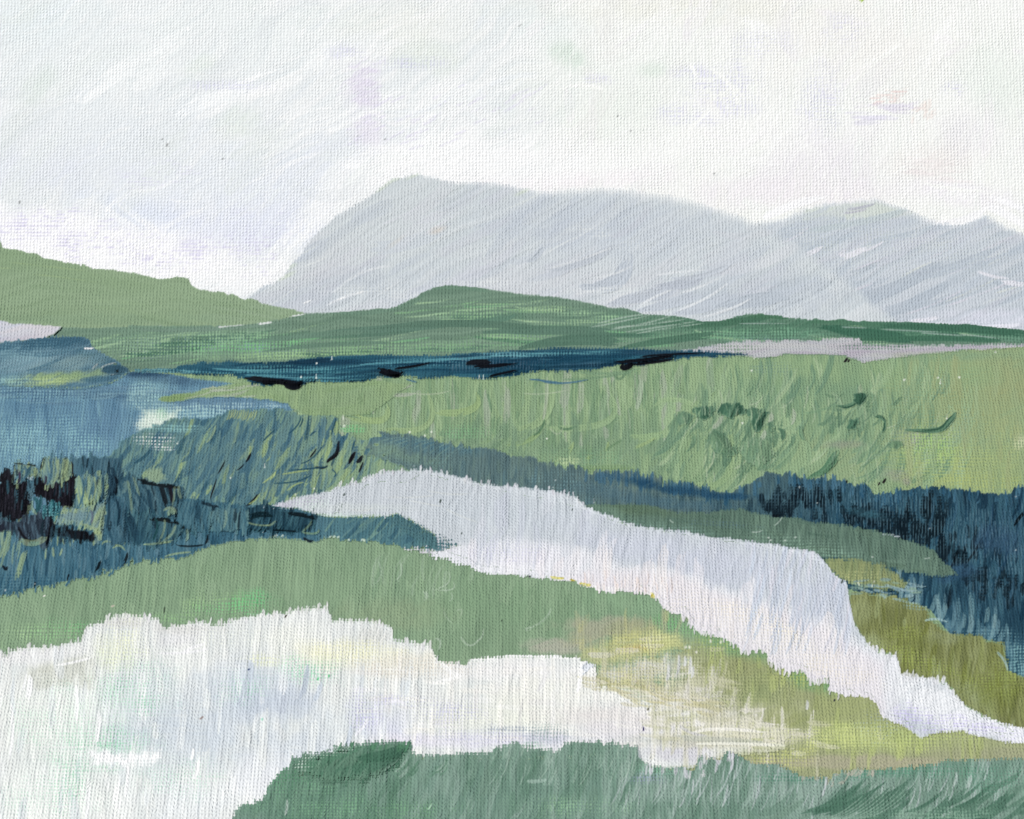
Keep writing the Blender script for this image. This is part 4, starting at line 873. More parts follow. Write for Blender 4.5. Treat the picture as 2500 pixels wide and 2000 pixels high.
glaze(1050, 1090, 150, 20, (84, 118, 140), .8, -6, .7); glaze(1150, 1130, 200, 30, (94, 118, 120), .6, -8); glaze(950, 1100, 50, 24, (120, 146, 124), .7); glaze(1010, 1120, 60, 14, (112, 138, 120), .6, -10)
for pts in [[(900 + k * 22, 1096 + k * 5), (935 + k * 24, 1076 + k * 2), (985 + k * 26, 1068 + k * 2)] for k in range(9)]:
    stroke(pts, 3.2, (118, 148, 136), op=.55, dry=.35); 
for q in range(320):
    u = rng.uniform(1000, 2880); t = np.interp(u, *np.array(th_top).T); b = np.interp(u, *np.array(th_bot).T)
    v = rng.uniform(t + 8, b - 5); k = np.clip((u - 1350) / 700, 0, 1)
    c = np.array([(92, 115, 118), (82, 105, 111), (101, 125, 119), (84, 110, 120)][rng.integers(4)]) * (1 - k) + np.array([(32, 58, 86), (44, 74, 104), (26, 48, 74), (62, 95, 120), (20, 38, 58)][rng.integers(5)]) * k
    dab(u, v, 88 + rng.uniform(-10, 8), rng.uniform(24, 70), rng.uniform(5, 14), c, rng.uniform(-.04, .04), op=.7, dry=.33, br=8, hg=.7)
# upright blue blades along the upper edge
for q in range(130):
    u = rng.uniform(1420, 2560); t = np.interp(u, *np.array(th_top).T)
    k = np.clip((u - 1400) / 300, 0, 1)
    dab(u, t + 8 + rng.uniform(-5, 8), 88 + rng.uniform(-8, 8), rng.uniform(10, 42), rng.uniform(3, 11), np.array((74, 102, 130)) * (1 - k) + np.array([(62, 94, 126), (74, 106, 136), (50, 82, 116)][rng.integers(3)]) * k, .03, op=.85, dry=.2, br=7, hg=.7, grow=True, taper=(.1, .5))
glaze(1570, 1180, 60, 12, (38, 66, 104), .8, -10); glaze(1680, 1200, 90, 12, (42, 70, 106), .8, -6); glaze(1790, 1212, 60, 10, (38, 66, 104), .8)
glaze(1500, 1205, 120, 20, (80, 104, 122), .6, -10); glaze(1650, 1230, 130, 14, (78, 104, 122), .7, -5)
DK = (14, 26, 38)
for q in range(300):
    z = rng.integers(9)
    u0, v0, ru, rv = [(1985, 1212, 90, 24), (1905, 1236, 60, 18), (2190, 1262, 140, 30), (2215, 1290, 90, 22), (2280, 1250, 34, 44), (2340, 1350, 90, 50), (2440, 1420, 110, 44), (2140, 1255, 130, 22), (2240, 1300, 120, 26)][z]
    dab(u0 + rng.normal(0, ru * .5), v0 + rng.normal(0, rv * .5), 88 + rng.uniform(-8, 8), rng.uniform(16, 50), rng.uniform(6, 15), DK, 0, op=.75, dry=.42, br=6, hg=.6)
for q in range(40):
    dab(2440 + rng.normal(0, 50), 1280 + rng.normal(0, 60), 84 + rng.uniform(-14, 8), rng.uniform(40, 90), rng.uniform(4, 9), [(30, 52, 84), (22, 40, 64), (64, 92, 122)][rng.integers(3)], .05, op=.7, dry=.35, br=7)
for pts, w in [([(2500, 1252), (2486, 1268), (2476, 1284)], 8), ([(2392, 1326), (2376, 1352), (2358, 1376)], 6), ([(2340, 1340), (2330, 1370), (2318, 1392)], 7), ([(1888, 1256), (1896, 1262), (1902, 1254)], 8), ([(2268, 1202), (2270, 1220), (2268, 1240)], 5)]:
    stroke(pts, w, (10, 16, 24), op=.85, dry=.15)
speck(ell(2200, 1270, 320, 90, -8, .8), (92, 120, 140), .76, .75, 'rib'); speck(ell(2440, 1360, 160, 150, 0, .8), (92, 118, 138), .78, .7, 'rib'); speck(ell(2050, 1215, 200, 40, 0, .8), (86, 116, 138), .76, .7, 'rib')
glaze(2120, 1255, 60, 14, (66, 104, 124), .7, -10); glaze(2440, 1320, 60, 40, (66, 86, 120), .6); glaze(2330, 1400, 70, 24, (58, 80, 118), .7)
# pale slate fringe down to the olive bank
for q in range(120):
    u = rng.uniform(2180, 2860); b = np.interp(u, *np.array(th_bot).T); v = b - abs(rng.normal(0, 34)) - 4
    dab(u, v, 84 + rng.uniform(-14, 10), rng.uniform(30, 70), rng.uniform(6, 13), [(112, 142, 152), (98, 128, 144), (124, 152, 158), (86, 116, 138)][rng.integers(4)], .05, op=.7, dry=.35, br=7)
speck(ell(2400, 1560, 120, 30), (140, 176, 182), .66, .6); speck(ell(2490, 1620, 30, 60), (140, 182, 184), .6, .7)
speck(ell(1400, 1190, 160, 40, -8, .8), (124, 160, 166), .76, .6); speck(ell(1050, 1115, 120, 30, 0, .8), (120, 160, 156), .74, .5)
for (u, v) in [(1010, 1138), (1350, 1190), (1356, 1172), (1410, 1213), (1450, 1228), (1952, 1189), (1995, 1228), (2270, 1290), (2480, 1212), (2480, 1344)]: dab(u, v, 90, 4, 4, (210, 218, 220), 0, op=.7, br=2)
for (u, v) in [(2160, 1305), (2176, 1306), (2190, 1310)]: dab(u, v, 0, 16, 4, (216, 222, 228), 0, op=.8, dry=.35)
end()

# dark green grass strip between thicket and river
begin("grass", "dark grey green grass strip between the thicket and the river", "grass", GROUND, lift=1.9, kind="structure", thick=.6)
gs_t = [(1410, 1236), (1479, 1230), (1583, 1232), (1655, 1252), (1740, 1250), (1800, 1242), (1888, 1262), (1946, 1262), (1969, 1272), (2092, 1286), (2157, 1300), (2222, 1322), (2280, 1338), (2293, 1359), (2319, 1385), (2338, 1400)]
gs_b = [(1410, 1238), (1476, 1258), (1541, 1284), (1606, 1294), (1671, 1302), (1736, 1314), (1801, 1322), (1900, 1340), (1960, 1350), (2008, 1362), (2076, 1368), (2157, 1384), (2206, 1394), (2280, 1408), (2338, 1402)]
fill(band(gs_t, gs_b, 3, 6, 5, 9, 9, ul=1415, ur=2336, seed=23, dry=4), [(84, 108, 94), (94, 119, 104), (104, 130, 112)], 84, 5, 60, 121, .6, .6)
for q in range(60):
    u = rng.uniform(1480, 2300); t = np.interp(u, *np.array(gs_t).T); b = np.interp(u, *np.array(gs_b).T)
    dab(u, rng.uniform(t, b), rng.choice([rng.uniform(-14, 2), rng.uniform(78, 98)]), rng.uniform(40, 110), rng.uniform(6, 12), [(84, 110, 96), (98, 124, 108), (92, 116, 98), (108, 134, 116)][rng.integers(4)], .03, op=.6, dry=.4, br=6)
glaze(1560, 1244, 90, 14, (90, 112, 88), .7, -6); speck(ell(1950, 1330, 140, 26, -8, .7), (140, 170, 150), .6, .7); speck(ell(1620, 1290, 140, 14, -6, .7), (128, 160, 150), .6, .6); speck(ell(2020, 1350, 90, 14, -8), (136, 168, 148), .56, .7); speck(ell(1760, 1280, 90, 10, -4), (90, 116, 130), .7, .6)
for (u, v, an, L) in [(1900, 1270, 50, 40), (1640, 1272, -40, 14), (2264, 1362, 10, 16), (1850, 1296, 10, 30)]: dab(u, v, an, L, 3, (176, 190, 180), .1, op=.7)
for (u, v) in [(1876, 1313), (1882, 1319), (1916, 1320), (1942, 1312), (2130, 1360)]: dab(u, v, 10, 5, 4, (208, 216, 208), 0, op=.7, br=2)
end()

# ------------------------------------------------------------------ olive bank at the right
begin("grass", "olive green grassy bank on the right side of the river below the navy thicket", "grass", GROUND, lift=2.0, kind="structure", thick=.7)
fill(poly([(2004, 1366), (2060, 1362), (2150, 1376), (2216, 1420), (2214, 1440), (2140, 1440), (2085, 1425), (2060, 1418), (2036, 1404)], 5, 5, 12, 8, 3, 5), [(120, 136, 92), (138, 148, 98), (112, 130, 96)], 84, 5, 40, 131, .6, .8)
fill(poly([(2076, 1448), (2120, 1444), (2206, 1462), (2271, 1490), (2268, 1516), (2319, 1547), (2384, 1554), (2449, 1572), (2459, 1609), (2462, 1641), (2500, 1654), (2700, 1720), (2895, 1760), (2895, 1960), (2500, 1800), (2446, 1770), (2401, 1752), (2336, 1712), (2323, 1680), (2300, 1663), (2248, 1658), (2199, 1655), (2180, 1598), (2141, 1592), (2105, 1556), (2086, 1526), (2074, 1474)], 4, 6, 14, 7, 9, 6), [(112, 119, 68), (126, 133, 80), (142, 150, 98)], 86, 5, 50, 132, .7, .8)
# slate drips between the two olive passages
for q in range(26):
    dab(rng.uniform(2085, 2240), 1436 + rng.normal(0, 10), rng.uniform(-16, 6), rng.uniform(18, 50), rng.uniform(4, 8), [(140, 166, 172), (120, 148, 158), (132, 158, 140)][rng.integers(3)], .04, op=.75, dry=.38, grow=True)
for q in range(110):
    u = rng.uniform(2085, 2860); v = 1470 + (u - 2085) * .52 + rng.normal(0, 55) + 30
    dab(u, v, 86 + rng.uniform(-12, 10), rng.uniform(40, 90), rng.uniform(7, 16), [(112, 120, 60), (126, 134, 74), (140, 150, 88), (118, 126, 58), (150, 162, 108), (104, 112, 60)][rng.integers(6)], rng.uniform(-.05, .05), op=.65, dry=.33, br=8, hg=.7)
glaze(2100, 1490, 40, 40, (148, 158, 108), .7); glaze(2130, 1570, 30, 24, (156, 168, 120), .7, -20); glaze(2380, 1700, 60, 30, (150, 162, 112), .7, -30); glaze(2310, 1560, 60, 16, (142, 152, 112), .5); glaze(2210, 1560, 90, 30, (112, 120, 58), .6, -20); glaze(2440, 1690, 60, 50, (114, 124, 52), .6); glaze(2440, 1610, 50, 40, (116, 124, 62), .6)
speck(ell(2260, 1620, 140, 30, -20, .7), (158, 174, 80), .62, .7); speck(ell(2430, 1660, 70, 50), (156, 172, 84), .64, .7); speck(ell(2210, 1545, 60, 20), (152, 166, 78), .62, .6); speck(ell(2110, 1405, 60, 24), (186, 190, 128), .62, .7); speck(ell(2260, 1480, 60, 12), (146, 178, 180), .62, .7)
for (u, v) in [(2098, 1427), (2134, 1420), (2168, 1370), (2095, 1424), (2130, 1430)]: dab(u, v, 80, 6, 4, (206, 212, 190), 0, op=.7, br=2)
for pts in [[(2260, 1515), (2290, 1512), (2320, 1522)], [(2180, 1462), (2210, 1468), (2240, 1474)], [(2430, 1590), (2450, 1610), (2460, 1636)], [(2148, 1452), (2160, 1456), (2158, 1464)]]:
    stroke(pts, 6, (150, 178, 180), op=.75, dry=.42, grow=True)
end()
# ------------------------------------------------------------------ green field in front
fd_t = [(-400, 1560), (0, 1454), (42, 1446), (97, 1434), (162, 1420), (227, 1408), (263, 1402), (292, 1387), (318, 1374), (373, 1366), (455, 1359), (503, 1338), (536, 1331), (584, 1320), (649, 1314), (697, 1313), (756, 1322), (808, 1313), (892, 1324), (990, 1337), (1064, 1344), (1106, 1369), (1145, 1384), (1178, 1399), (1249, 1404), (1314, 1412), (1395, 1420), (1443, 1431), (1463, 1443), (1499, 1447), (1518, 1443), (1557, 1449), (1583, 1447), (1606, 1467), (1638, 1499), (1677, 1503), (1690, 1529), (1706, 1542), (1758, 1555), (1794, 1571), (1814, 1587), (1866, 1592), (1900, 1630), (1959, 1642), (2021, 1660), (2027, 1692), (2128, 1712), (2160, 1757), (2203, 1770), (2248, 1806), (2277, 1793), (2345, 1786), (2401, 1802), (2500, 1816), (2910, 1902)]
fd_b = [(-400, 2060), (2910, 2060)]
begin("field", "sage green field sloping between the river and the white foreground, turning tan and olive at the right", "field", GROUND, lift=1.25, kind="structure", thick=.5)
fd_t = [(x, y - 16) for x, y in fd_t]
fill(band(fd_t, fd_b, 3, 5, 2, 9, 8, ul=-395, ur=2905, warp=2, seed=37), [(126, 152, 119), (134, 160, 126), (141, 167, 131)], 87, 11, 80, 161, .6, .35)
glaze(1300, 1480, 360, 70, (127, 156, 120), .8, -6, .7, .4, 70); glaze(800, 1440, 400, 60, (137, 163, 127), .6, 0, .8, .4, 70); glaze(1550, 1470, 90, 26, (140, 170, 132), .8, -10, .6)
scatter(170, (-380, 1330, 1620, 1620), [(130, 157, 122), (140, 166, 130), (124, 150, 118), (144, 169, 134)], (66, 104), (50, 130), (16, 38), (-.16, .16), op=.5, dry=.36, br=6, hg=.9, bf=4)
for q in range(26):
    u = rng.uniform(900, 1180); v = rng.uniform(1350, 1440)
    dab(u, v, 84 + rng.uniform(-14, 8), rng.uniform(50, 100), rng.uniform(4, 9), [(154, 176, 148), (148, 172, 140), (122, 150, 118)][rng.integers(3)], -.1, op=.55, dry=.38, br=5, hg=.8)
for pts, w in [([(922, 1370), (930, 1400), (918, 1425)], 5), ([(975, 1370), (980, 1400), (960, 1420)], 4), ([(1090, 1390), (1096, 1420), (1060, 1440)], 4), ([(1105, 1420), (1100, 1440), (1040, 1436)], 4), ([(1036, 1445), (1042, 1455), (1036, 1465)], 10), ([(1100, 1445), (1104, 1460), (1096, 1468)], 4), ([(1112, 1492), (1128, 1490), (1120, 1510)], 3), ([(1345, 1482), (1330, 1512), (1292, 1534)], 6), ([(1292, 1532), (1284, 1536), (1290, 1540)], 5), ([(1126, 1556), (1150, 1576), (1178, 1550)], 5), ([(1085, 1478), (1086, 1500), (1105, 1522)], 3), ([(1180, 1535), (1176, 1556), (1160, 1566)], 4), ([(1062, 1560), (1075, 1566), (1070, 1590)], 6), ([(1290, 1530), (1296, 1535), (1290, 1540)], 3)]:
    stroke(pts, w * .8, (186, 202, 182), op=.55, dry=.38, br=5, hg=1.2)
for (u, v, ru, rv, th, c, op) in [(560, 1480, 110, 36, .58, (170, 206, 136), .8), (620, 1470, 60, 30, .6, (110, 190, 120), .8), (540, 1490, 60, 26, .62, (112, 190, 122), .7), (110, 1545, 90, 26, .56, (172, 205, 146), .8), (160, 1540, 80, 30, .66, (120, 188, 120), .7), (430, 1510, 70, 14, .6, (150, 190, 130), .7), (640, 1500, 40, 14, .56, (112, 186, 122), .7), (-100, 1580, 120, 24, .58, (160, 196, 140), .7), (1700, 1540, 110, 30, .6, (140, 190, 120), .7), (1640, 1520, 60, 24, .6, (120, 180, 110), .7)]:
    speck(ell(u, v, ru, rv, 0, .7, .5, 30), c, th, op)
glaze(960, 1500, 160, 40, (146, 158, 122), .35); 
for q in range(30): dab(rng.uniform(250, 700), rng.uniform(1430, 1520), 90, rng.uniform(8, 20), 2.5, (96, 122, 96), 0, op=.35)
# right: tan, ochre and olive grass
put(*band([(1640, 1560), (1760, 1580), (1860, 1600), (2100, 1650), (2910, 1900)], [(1640, 1900), (2910, 2000)], 30, 14, 10, ul=1660, ur=2900, seed=41), tex(win(1600, 1530, 2940, 2030), [(142, 150, 104), (152, 160, 112), (160, 168, 122)], 84, 6, 60, 171, .4)[0] if False else (156, 163, 119), False)
glaze(1800, 1570, 120, 36, (124, 158, 108), .9, -22, .6, .4, 40); glaze(1980, 1660, 90, 30, (122, 160, 104), .9, -20, .6, .4, 30); glaze(1760, 1545, 80, 24, (124, 160, 110), .8, -20)
glaze(1480, 1530, 120, 26, (164, 167, 142), .9, 0, .5, .4, 24); glaze(1360, 1580, 90, 20, (170, 173, 154), .95, 0, .5, .4, 24); glaze(1540, 1540, 80, 30, (158, 162, 124), .8); glaze(1440, 1560, 60, 30, (166, 168, 140), .8)
glaze(1540, 1580, 130, 36, (184, 186, 126), .9, 10, .6, .4, 30); glaze(1560, 1582, 60, 11, (196, 180, 108), .8, 8); glaze(1470, 1600, 60, 24, (190, 192, 140), .8); glaze(1620, 1575, 50, 16, (190, 196, 128), .7)
glaze(1560, 1640, 110, 24, (204, 203, 188), .9, 6, .6, .4, 30); glaze(1640, 1630, 50, 40, (200, 204, 190), .7, 0); glaze(1500, 1672, 110, 20, (190, 186, 136), .9, -8, .6); glaze(1580, 1672, 70, 12, (198, 180, 140), .7, -20); glaze(1580, 1690, 90, 12, (190, 200, 160), .7, -8)
glaze(1780, 1650, 150, 44, (150, 157, 106), .95, 0, .5, .4, 40); glaze(1700, 1680, 80, 30, (188, 188, 160), .7); glaze(1860, 1690, 60, 50, (138, 152, 100), .7); glaze(1940, 1740, 110, 60, (154, 163, 110), .8); glaze(1900, 1760, 60, 40, (140, 150, 80), .6)
glaze(2100, 1730, 120, 50, (160, 170, 110), .8); glaze(2150, 1800, 200, 40, (170, 184, 112), .85, 0, .6, .4, 50); glaze(2420, 1820, 200, 24, (166, 174, 126), .8, 0); glaze(2100, 1862, 320, 18, (171, 169, 140), .9, 0, .5, .3, 40); glaze(2440, 1842, 200, 18, (160, 164, 128), .9)
YG = [(186, 198, 116), (176, 190, 110), (164, 174, 112), (150, 160, 104)]
scatter(110, (1660, 1600, 2480, 1850), YG + [(146, 156, 98), (158, 166, 120)], (78, 100), (30, 80), (7, 15), (-.06, .06), op=.5, dry=.4, br=7, hg=.6)
scatter(60, (1400, 1500, 1700, 1720), [(176, 176, 140), (190, 190, 130), (170, 174, 134), (200, 200, 170)], (70, 100), (24, 60), (6, 14), (-.06, .06), op=.45, dry=.42, br=6)
glaze(1730, 1775, 190, 40, (222, 219, 207), .9, 6, .9, .5, 40); glaze(1900, 1802, 110, 24, (208, 207, 184), .8, 4, .9); glaze(1640, 1700, 110, 30, (208, 206, 184), .7, 10, .9)
for q in range(150):
    u = 1610 + abs(rng.normal(0, 170)); v = np.interp(u, [1620, 1990], [1740, 1800]) + rng.normal(0, 32)
    dab(u, v, rng.choice([86 + rng.uniform(-10, 10), rng.uniform(-10, 4)]), rng.uniform(26, 80), rng.uniform(6, 15), [(222, 219, 206), (212, 210, 190), (230, 227, 220), (202, 202, 174)][rng.integers(4)], .03, op=.7, dry=.4 + .1 * (u > 1850), br=5, hg=.8)
for q in range(110):
    u = rng.uniform(1470, 1800); v = np.interp(u, [1470, 1800], [1630, 1690]) + rng.normal(0, 34)
    dab(u, v, rng.choice([84 + rng.uniform(-14, 10), rng.uniform(-24, 6)]), rng.uniform(26, 70), rng.uniform(7, 16), [(208, 206, 192), (196, 196, 164), (216, 214, 206), (186, 190, 146)][rng.integers(4)], .03, op=.6, dry=.46, br=5, hg=.8)
for k in range(12):
    stroke([(2030 + k * 3, 1785 + k * 4), (2080, 1776 + k * 4), (2150 + k * 6, 1782 + k * 4)], 3, (200, 208, 138), op=.6, dry=.42)
for (u, v, ru, rv, th, c) in [(1560, 1580, 140, 40, .58, (206, 208, 130)), (1620, 1570, 60, 30, .6, (222, 226, 160)), (1540, 1650, 130, 40, .6, (206, 206, 150)), (1660, 1640, 70, 40, .58, (222, 222, 196)), (1850, 1690, 140, 50, .64, (178, 186, 130)), (2060, 1800, 160, 40, .56, (206, 215, 132)), (2200, 1800, 140, 40, .58, (190, 206, 118)), (2370, 1790, 110, 20, .58, (190, 206, 120)), (1900, 1850, 100, 30, .56, (208, 214, 126)), (2150, 1770, 60, 70, .70, (150, 164, 166)), (1960, 1650, 80, 24, .6, (176, 190, 96)), (1760, 1580, 100, 30, .64, (166, 186, 110))]:
    speck(ell(u, v, ru, rv, 0, .7, .5, 30), c, th, .75)
for (u, v) in [(1606, 1438), (1735, 1565), (1760, 1568), (1674, 1580), (1683, 1580), (1700, 1592)]: dab(u, v, 90, 8, 5, (236, 236, 220), 0, op=.85, br=2)
for (u, v, L) in [(1655, 1625, 50), (1684, 1625, 44), (1672, 1616, 26), (1630, 1640, 40), (1690, 1640, 30), (1970, 1722, 24)]:
    dab(u, v, 86, L, 7, (212, 214, 216), .05, op=.8, dry=.32, hg=1.2)
dab(2037, 1710, 60, 7, 4, (40, 40, 60), 0, op=.9); dab(275, 1480, 20, 9, 4, (206, 190, 176), 0, op=.8); dab(108, 1455, 30, 6, 3, (236, 232, 228), 0, op=.9)
for (u, v, L) in [(401, 1490, 18), (1225, 1516, 5)]: dab(u, v, 85, L, 3, (40, 50, 40), 0, op=.8)
end()

# ------------------------------------------------------------------ dark bushes and reeds at the left
def clump(name, label, cat, polys, cols, marks=(), ang=86, mound=.9, mr=5, group=None, lift=1.3, hs=1.0, extra=None, dry=3, teeth=6):
    begin(name, label, cat, GROUND, lift=lift, thick=.7, mound=mound, mr=mr, group=group)
    for k, p in enumerate(polys):
        fill(poly(p, 3, 5, 9, dry, 7 * k + len(label), teeth), cols, ang, 4, 46, len(label) + k * 3, hs, True, 1, .5, 1.0)
        q_ = np.array(p); x0, y0 = np.maximum(q_.min(0), -380); x1, y1 = q_.max(0)
        scatter(int((x1 - x0) * (y1 - y0) / 420) + 4, (x0, y0, x1, y1), [tuple(c) for c in cols] + [(26, 40, 54), (60, 92, 112)], (ang - 8, ang + 10), (24, 60), (3, 8), (-.05, .05), op=.75, dry=.4, br=9, hg=.9)
        for e in range(int((x1 - x0) / 9) + 3):
            a_, b_ = q_[rng.integers(len(q_))], q_[rng.integers(len(q_))]
            k_ = rng.integers(len(q_)); a_, b_ = q_[k_], q_[(k_ + 1) % len(q_)]; t_ = rng.random()
            dab(max(-390, a_[0] + (b_[0] - a_[0]) * t_), a_[1] + (b_[1] - a_[1]) * t_, ang + rng.uniform(-8, 10), rng.uniform(14, 34), rng.uniform(4, 8), cols[rng.integers(len(cols))], 0, op=.85, dry=.36, br=8, grow=True)
    for m in marks:
        pts, w, c = m[:3]; k = dict(op=.92, br=8, hg=1.0, dry=.1, taper=(.1, .2))
        if len(m) > 3: k.update(m[3])
        if sum(c) > 380: k['op'] *= .62; w = w * 1.3; k['dry'] = max(k['dry'], .3)
        stroke(pts, w, c, **k)
    if extra: extra()
    end()
BLK = (15, 15, 20); GRN = (146, 167, 122); SLT = (84, 114, 134); NVY = (40, 66, 90)
def streaks(n, box, cols, an=(84, 96), L=(30, 80), w=(2, 5), **k):
    d = dict(op=.85, dry=.22, br=7, hg=.8); d.update(k)
    scatter(n, box, cols, an, L, w, (-.05, .05), **d)

# broad blue thicket that the darker clumps stand in
lb_t = [(-400, 1190), (0, 1250), (100, 1255), (260, 1225), (300, 1200), (450, 1216), (600, 1234), (662, 1236), (730, 1244), (795, 1261), (951, 1261), (973, 1254), (1006, 1272), (1064, 1307), (1098, 1332)]
lb_b = [(-400, 1560), (0, 1456), (42, 1446), (97, 1433), (162, 1419), (227, 1407), (247, 1395), (263, 1400), (292, 1385), (318, 1372), (373, 1365), (455, 1358), (477, 1347), (503, 1334), (536, 1330), (584, 1319), (649, 1313), (697, 1313), (756, 1322), (808, 1312), (892, 1323), (990, 1336), (1064, 1343), (1098, 1334)]
begin("thicket", "wide slate blue thicket under the dark left bushes, tapering to a teal point", "thicket", GROUND, lift=1.0, thick=.7, mound=.9, mr=8)
fill(band(lb_t, lb_b, 3, 5, 9, 8, 7, ul=-395, ur=1098, seed=29, dry=3), [(58, 90, 116), (70, 103, 128), (86, 118, 138)], 86, 4, 46, 141, .8, .9)
tl = sst(720, 900, U + 40 * (fbm(U / 30, V / 30) - .5)) * (A > .02)
put(FULL, tl.astype(f32) * .95, tex(FULL, [(72, 106, 122), (82, 117, 128), (92, 128, 134)], 84, 5, 40, 142, .5)[0], False)
streaks(150, (-380, 1260, 640, 1430), [(52, 82, 110), (66, 98, 124), (88, 118, 140), (44, 72, 98), (96, 126, 144)], (82, 98), (30, 90), (4, 11))
streaks(20, (0, 1300, 60, 1380), [(134, 158, 124), (120, 148, 128)], (70, 86), (40, 80), (4, 9))
streaks(14, (100, 1300, 320, 1350), [(140, 162, 122), (124, 150, 126)], (70, 110), (16, 40), (3, 6))
streaks(40, (780, 1265, 1060, 1335), [(78, 112, 126), (92, 126, 130), (104, 138, 128), (66, 98, 118)], (20, 60), (30, 80), (5, 10))
speck(ell(60, 1425, 90, 30), (44, 78, 110), .6, .7); speck(ell(200, 1330, 200, 50, 0, .8), (100, 132, 152), .8, .6, 'rib')
for pts, w in [([(244, 1370), (240, 1384), (234, 1394)], 7), ([(312, 1352), (306, 1368), (298, 1382)], 7), ([(168, 1400), (166, 1410), (164, 1418)], 4), ([(86, 1420), (85, 1430), (84, 1436)], 4), ([(430, 1330), (460, 1334), (500, 1330)], 4), ([(504, 1304), (506, 1316), (502, 1328)], 6), ([(260, 1396), (270, 1404), (276, 1398)], 5), ([(528, 1294), (560, 1296), (588, 1290)], 3), ([(440, 1268), (470, 1272), (505, 1272)], 3), ([(742, 1314), (756, 1322), (766, 1318)], 7), ([(8, 1382), (14, 1390), (18, 1382)], 7)]:
    stroke(pts, w, (16, 22, 30), op=.9, br=6, dry=.05)
for pts in [[(250, 1330), (262, 1322), (290, 1334)], [(352, 1330), (390, 1326), (424, 1322)], [(275, 1340), (290, 1332), (306, 1344)], [(400, 1360), (430, 1352), (470, 1348)]]:
    stroke(pts, 5, (136, 160, 118), op=.8, dry=.2)
for q in range(40):
    u = rng.uniform(0, 480); b = np.interp(u, *np.array(lb_b).T)
    dab(u, b + rng.uniform(-6, 6), 70 + rng.uniform(-15, 30), rng.uniform(8, 22), rng.uniform(3, 6), (64, 98, 126), 0, op=.9, grow=True, br=5)
for (u, v) in [(13, 1441), (85, 1426), (80, 1437), (641, 1300), (676, 1307)]: dab(u, v, 90, 4, 4, (214, 222, 218), 0, op=.7, br=2)
for (u, v) in [(672, 1306), (690, 1306), (806, 1309), (816, 1308), (826, 1309), (852, 1316), (884, 1316), (890, 1317)]: dab(u, v + 2, 60, 6, 5, (206, 222, 204), 0, op=.8, br=2, grow=True)
end()
GL = "dark bushes on the left bank"
clump("bush", "slate blue bush top standing upright against the lake, left of the teal reeds", "bush", [[(172, 1120), (180, 1116), (296, 1118), (298, 1160), (292, 1200), (250, 1240), (200, 1240), (178, 1200)]], [(58, 84, 108), (70, 97, 118), (84, 112, 130)], group=GL, lift=1.4,
      marks=[([(272, 1150), (276, 1190), (262, 1225)], 20, (36, 56, 78), dict(dry=.3)), ([(280, 1160), (286, 1190), (272, 1220)], 7, (24, 30, 44))])
clump("bush", "black bush at the left edge with a teal tuft growing from it", "bush", [[(-395, 1170), (0, 1180), (4, 1162), (14, 1156), (32, 1160), (36, 1182), (60, 1176), (70, 1190), (72, 1234), (66, 1258), (40, 1272), (10, 1268), (-395, 1290)]], [BLK, (20, 20, 26), (34, 34, 42)], group=GL, mound=1.2, lift=1.5,
      marks=[([(70, 1230), (66, 1256), (40, 1274)], 6, GRN, dict(dry=.05))], extra=lambda: speck(ell(30, 1215, 60, 60, 0, .7), (64, 62, 74), .80, .6, 'rib'))
clump("bush", "black square-shouldered bush beside the green streaked bush", "bush", [[(80, 1162), (86, 1156), (98, 1156), (106, 1178), (130, 1182), (166, 1172), (170, 1158), (184, 1156), (186, 1180), (184, 1226), (176, 1242), (150, 1242), (128, 1226), (108, 1218), (82, 1206)]], [BLK, (21, 20, 26), (36, 36, 44)], group=GL, mound=1.2, lift=1.6,
      extra=lambda: speck(ell(140, 1205, 50, 40, 0, .7), (66, 64, 76), .80, .6, 'rib'))
clump("bush", "short light green and slate bush, leftmost of the two pale upright bushes", "bush", [[(33, 1136), (40, 1132), (70, 1134), (98, 1142), (100, 1162), (70, 1168), (46, 1184), (34, 1182)]], [SLT, (116, 142, 126), GRN], group=GL, lift=1.7, ang=84,
      marks=[([(33, 1182), (32, 1150), (36, 1133)], 4, (20, 18, 24)), ([(60, 1138), (64, 1160), (50, 1180)], 5, (70, 98, 122)), ([(46, 1150), (48, 1168), (42, 1182)], 6, (62, 56, 74)), ([(88, 1146), (86, 1156), (74, 1166)], 8, (152, 170, 118)), ([(36, 1132), (66, 1134), (100, 1140)], 3, (22, 24, 28))])
clump("bush", "tall light green bush with slate streaks, right one of the two pale upright bushes", "bush", [[(102, 1130), (106, 1116), (116, 1113), (150, 1118), (172, 1122), (176, 1150), (168, 1170), (140, 1180), (110, 1184), (102, 1172)]], [SLT, (122, 147, 126), GRN], group=GL, lift=1.8, ang=82,
      marks=[([(101, 1146), (101, 1130), (108, 1114)], 4, (22, 22, 28)), ([(176, 1124), (178, 1144), (176, 1160)], 6, (24, 26, 34)), ([(120, 1116), (126, 1150), (116, 1182)], 7, (74, 102, 124)), ([(140, 1120), (142, 1150), (132, 1180)], 5, (156, 173, 120)), ([(160, 1122), (160, 1150), (150, 1172)], 8, (150, 169, 118)), ([(112, 1160), (112, 1174), (108, 1184)], 5, (48, 44, 60))])
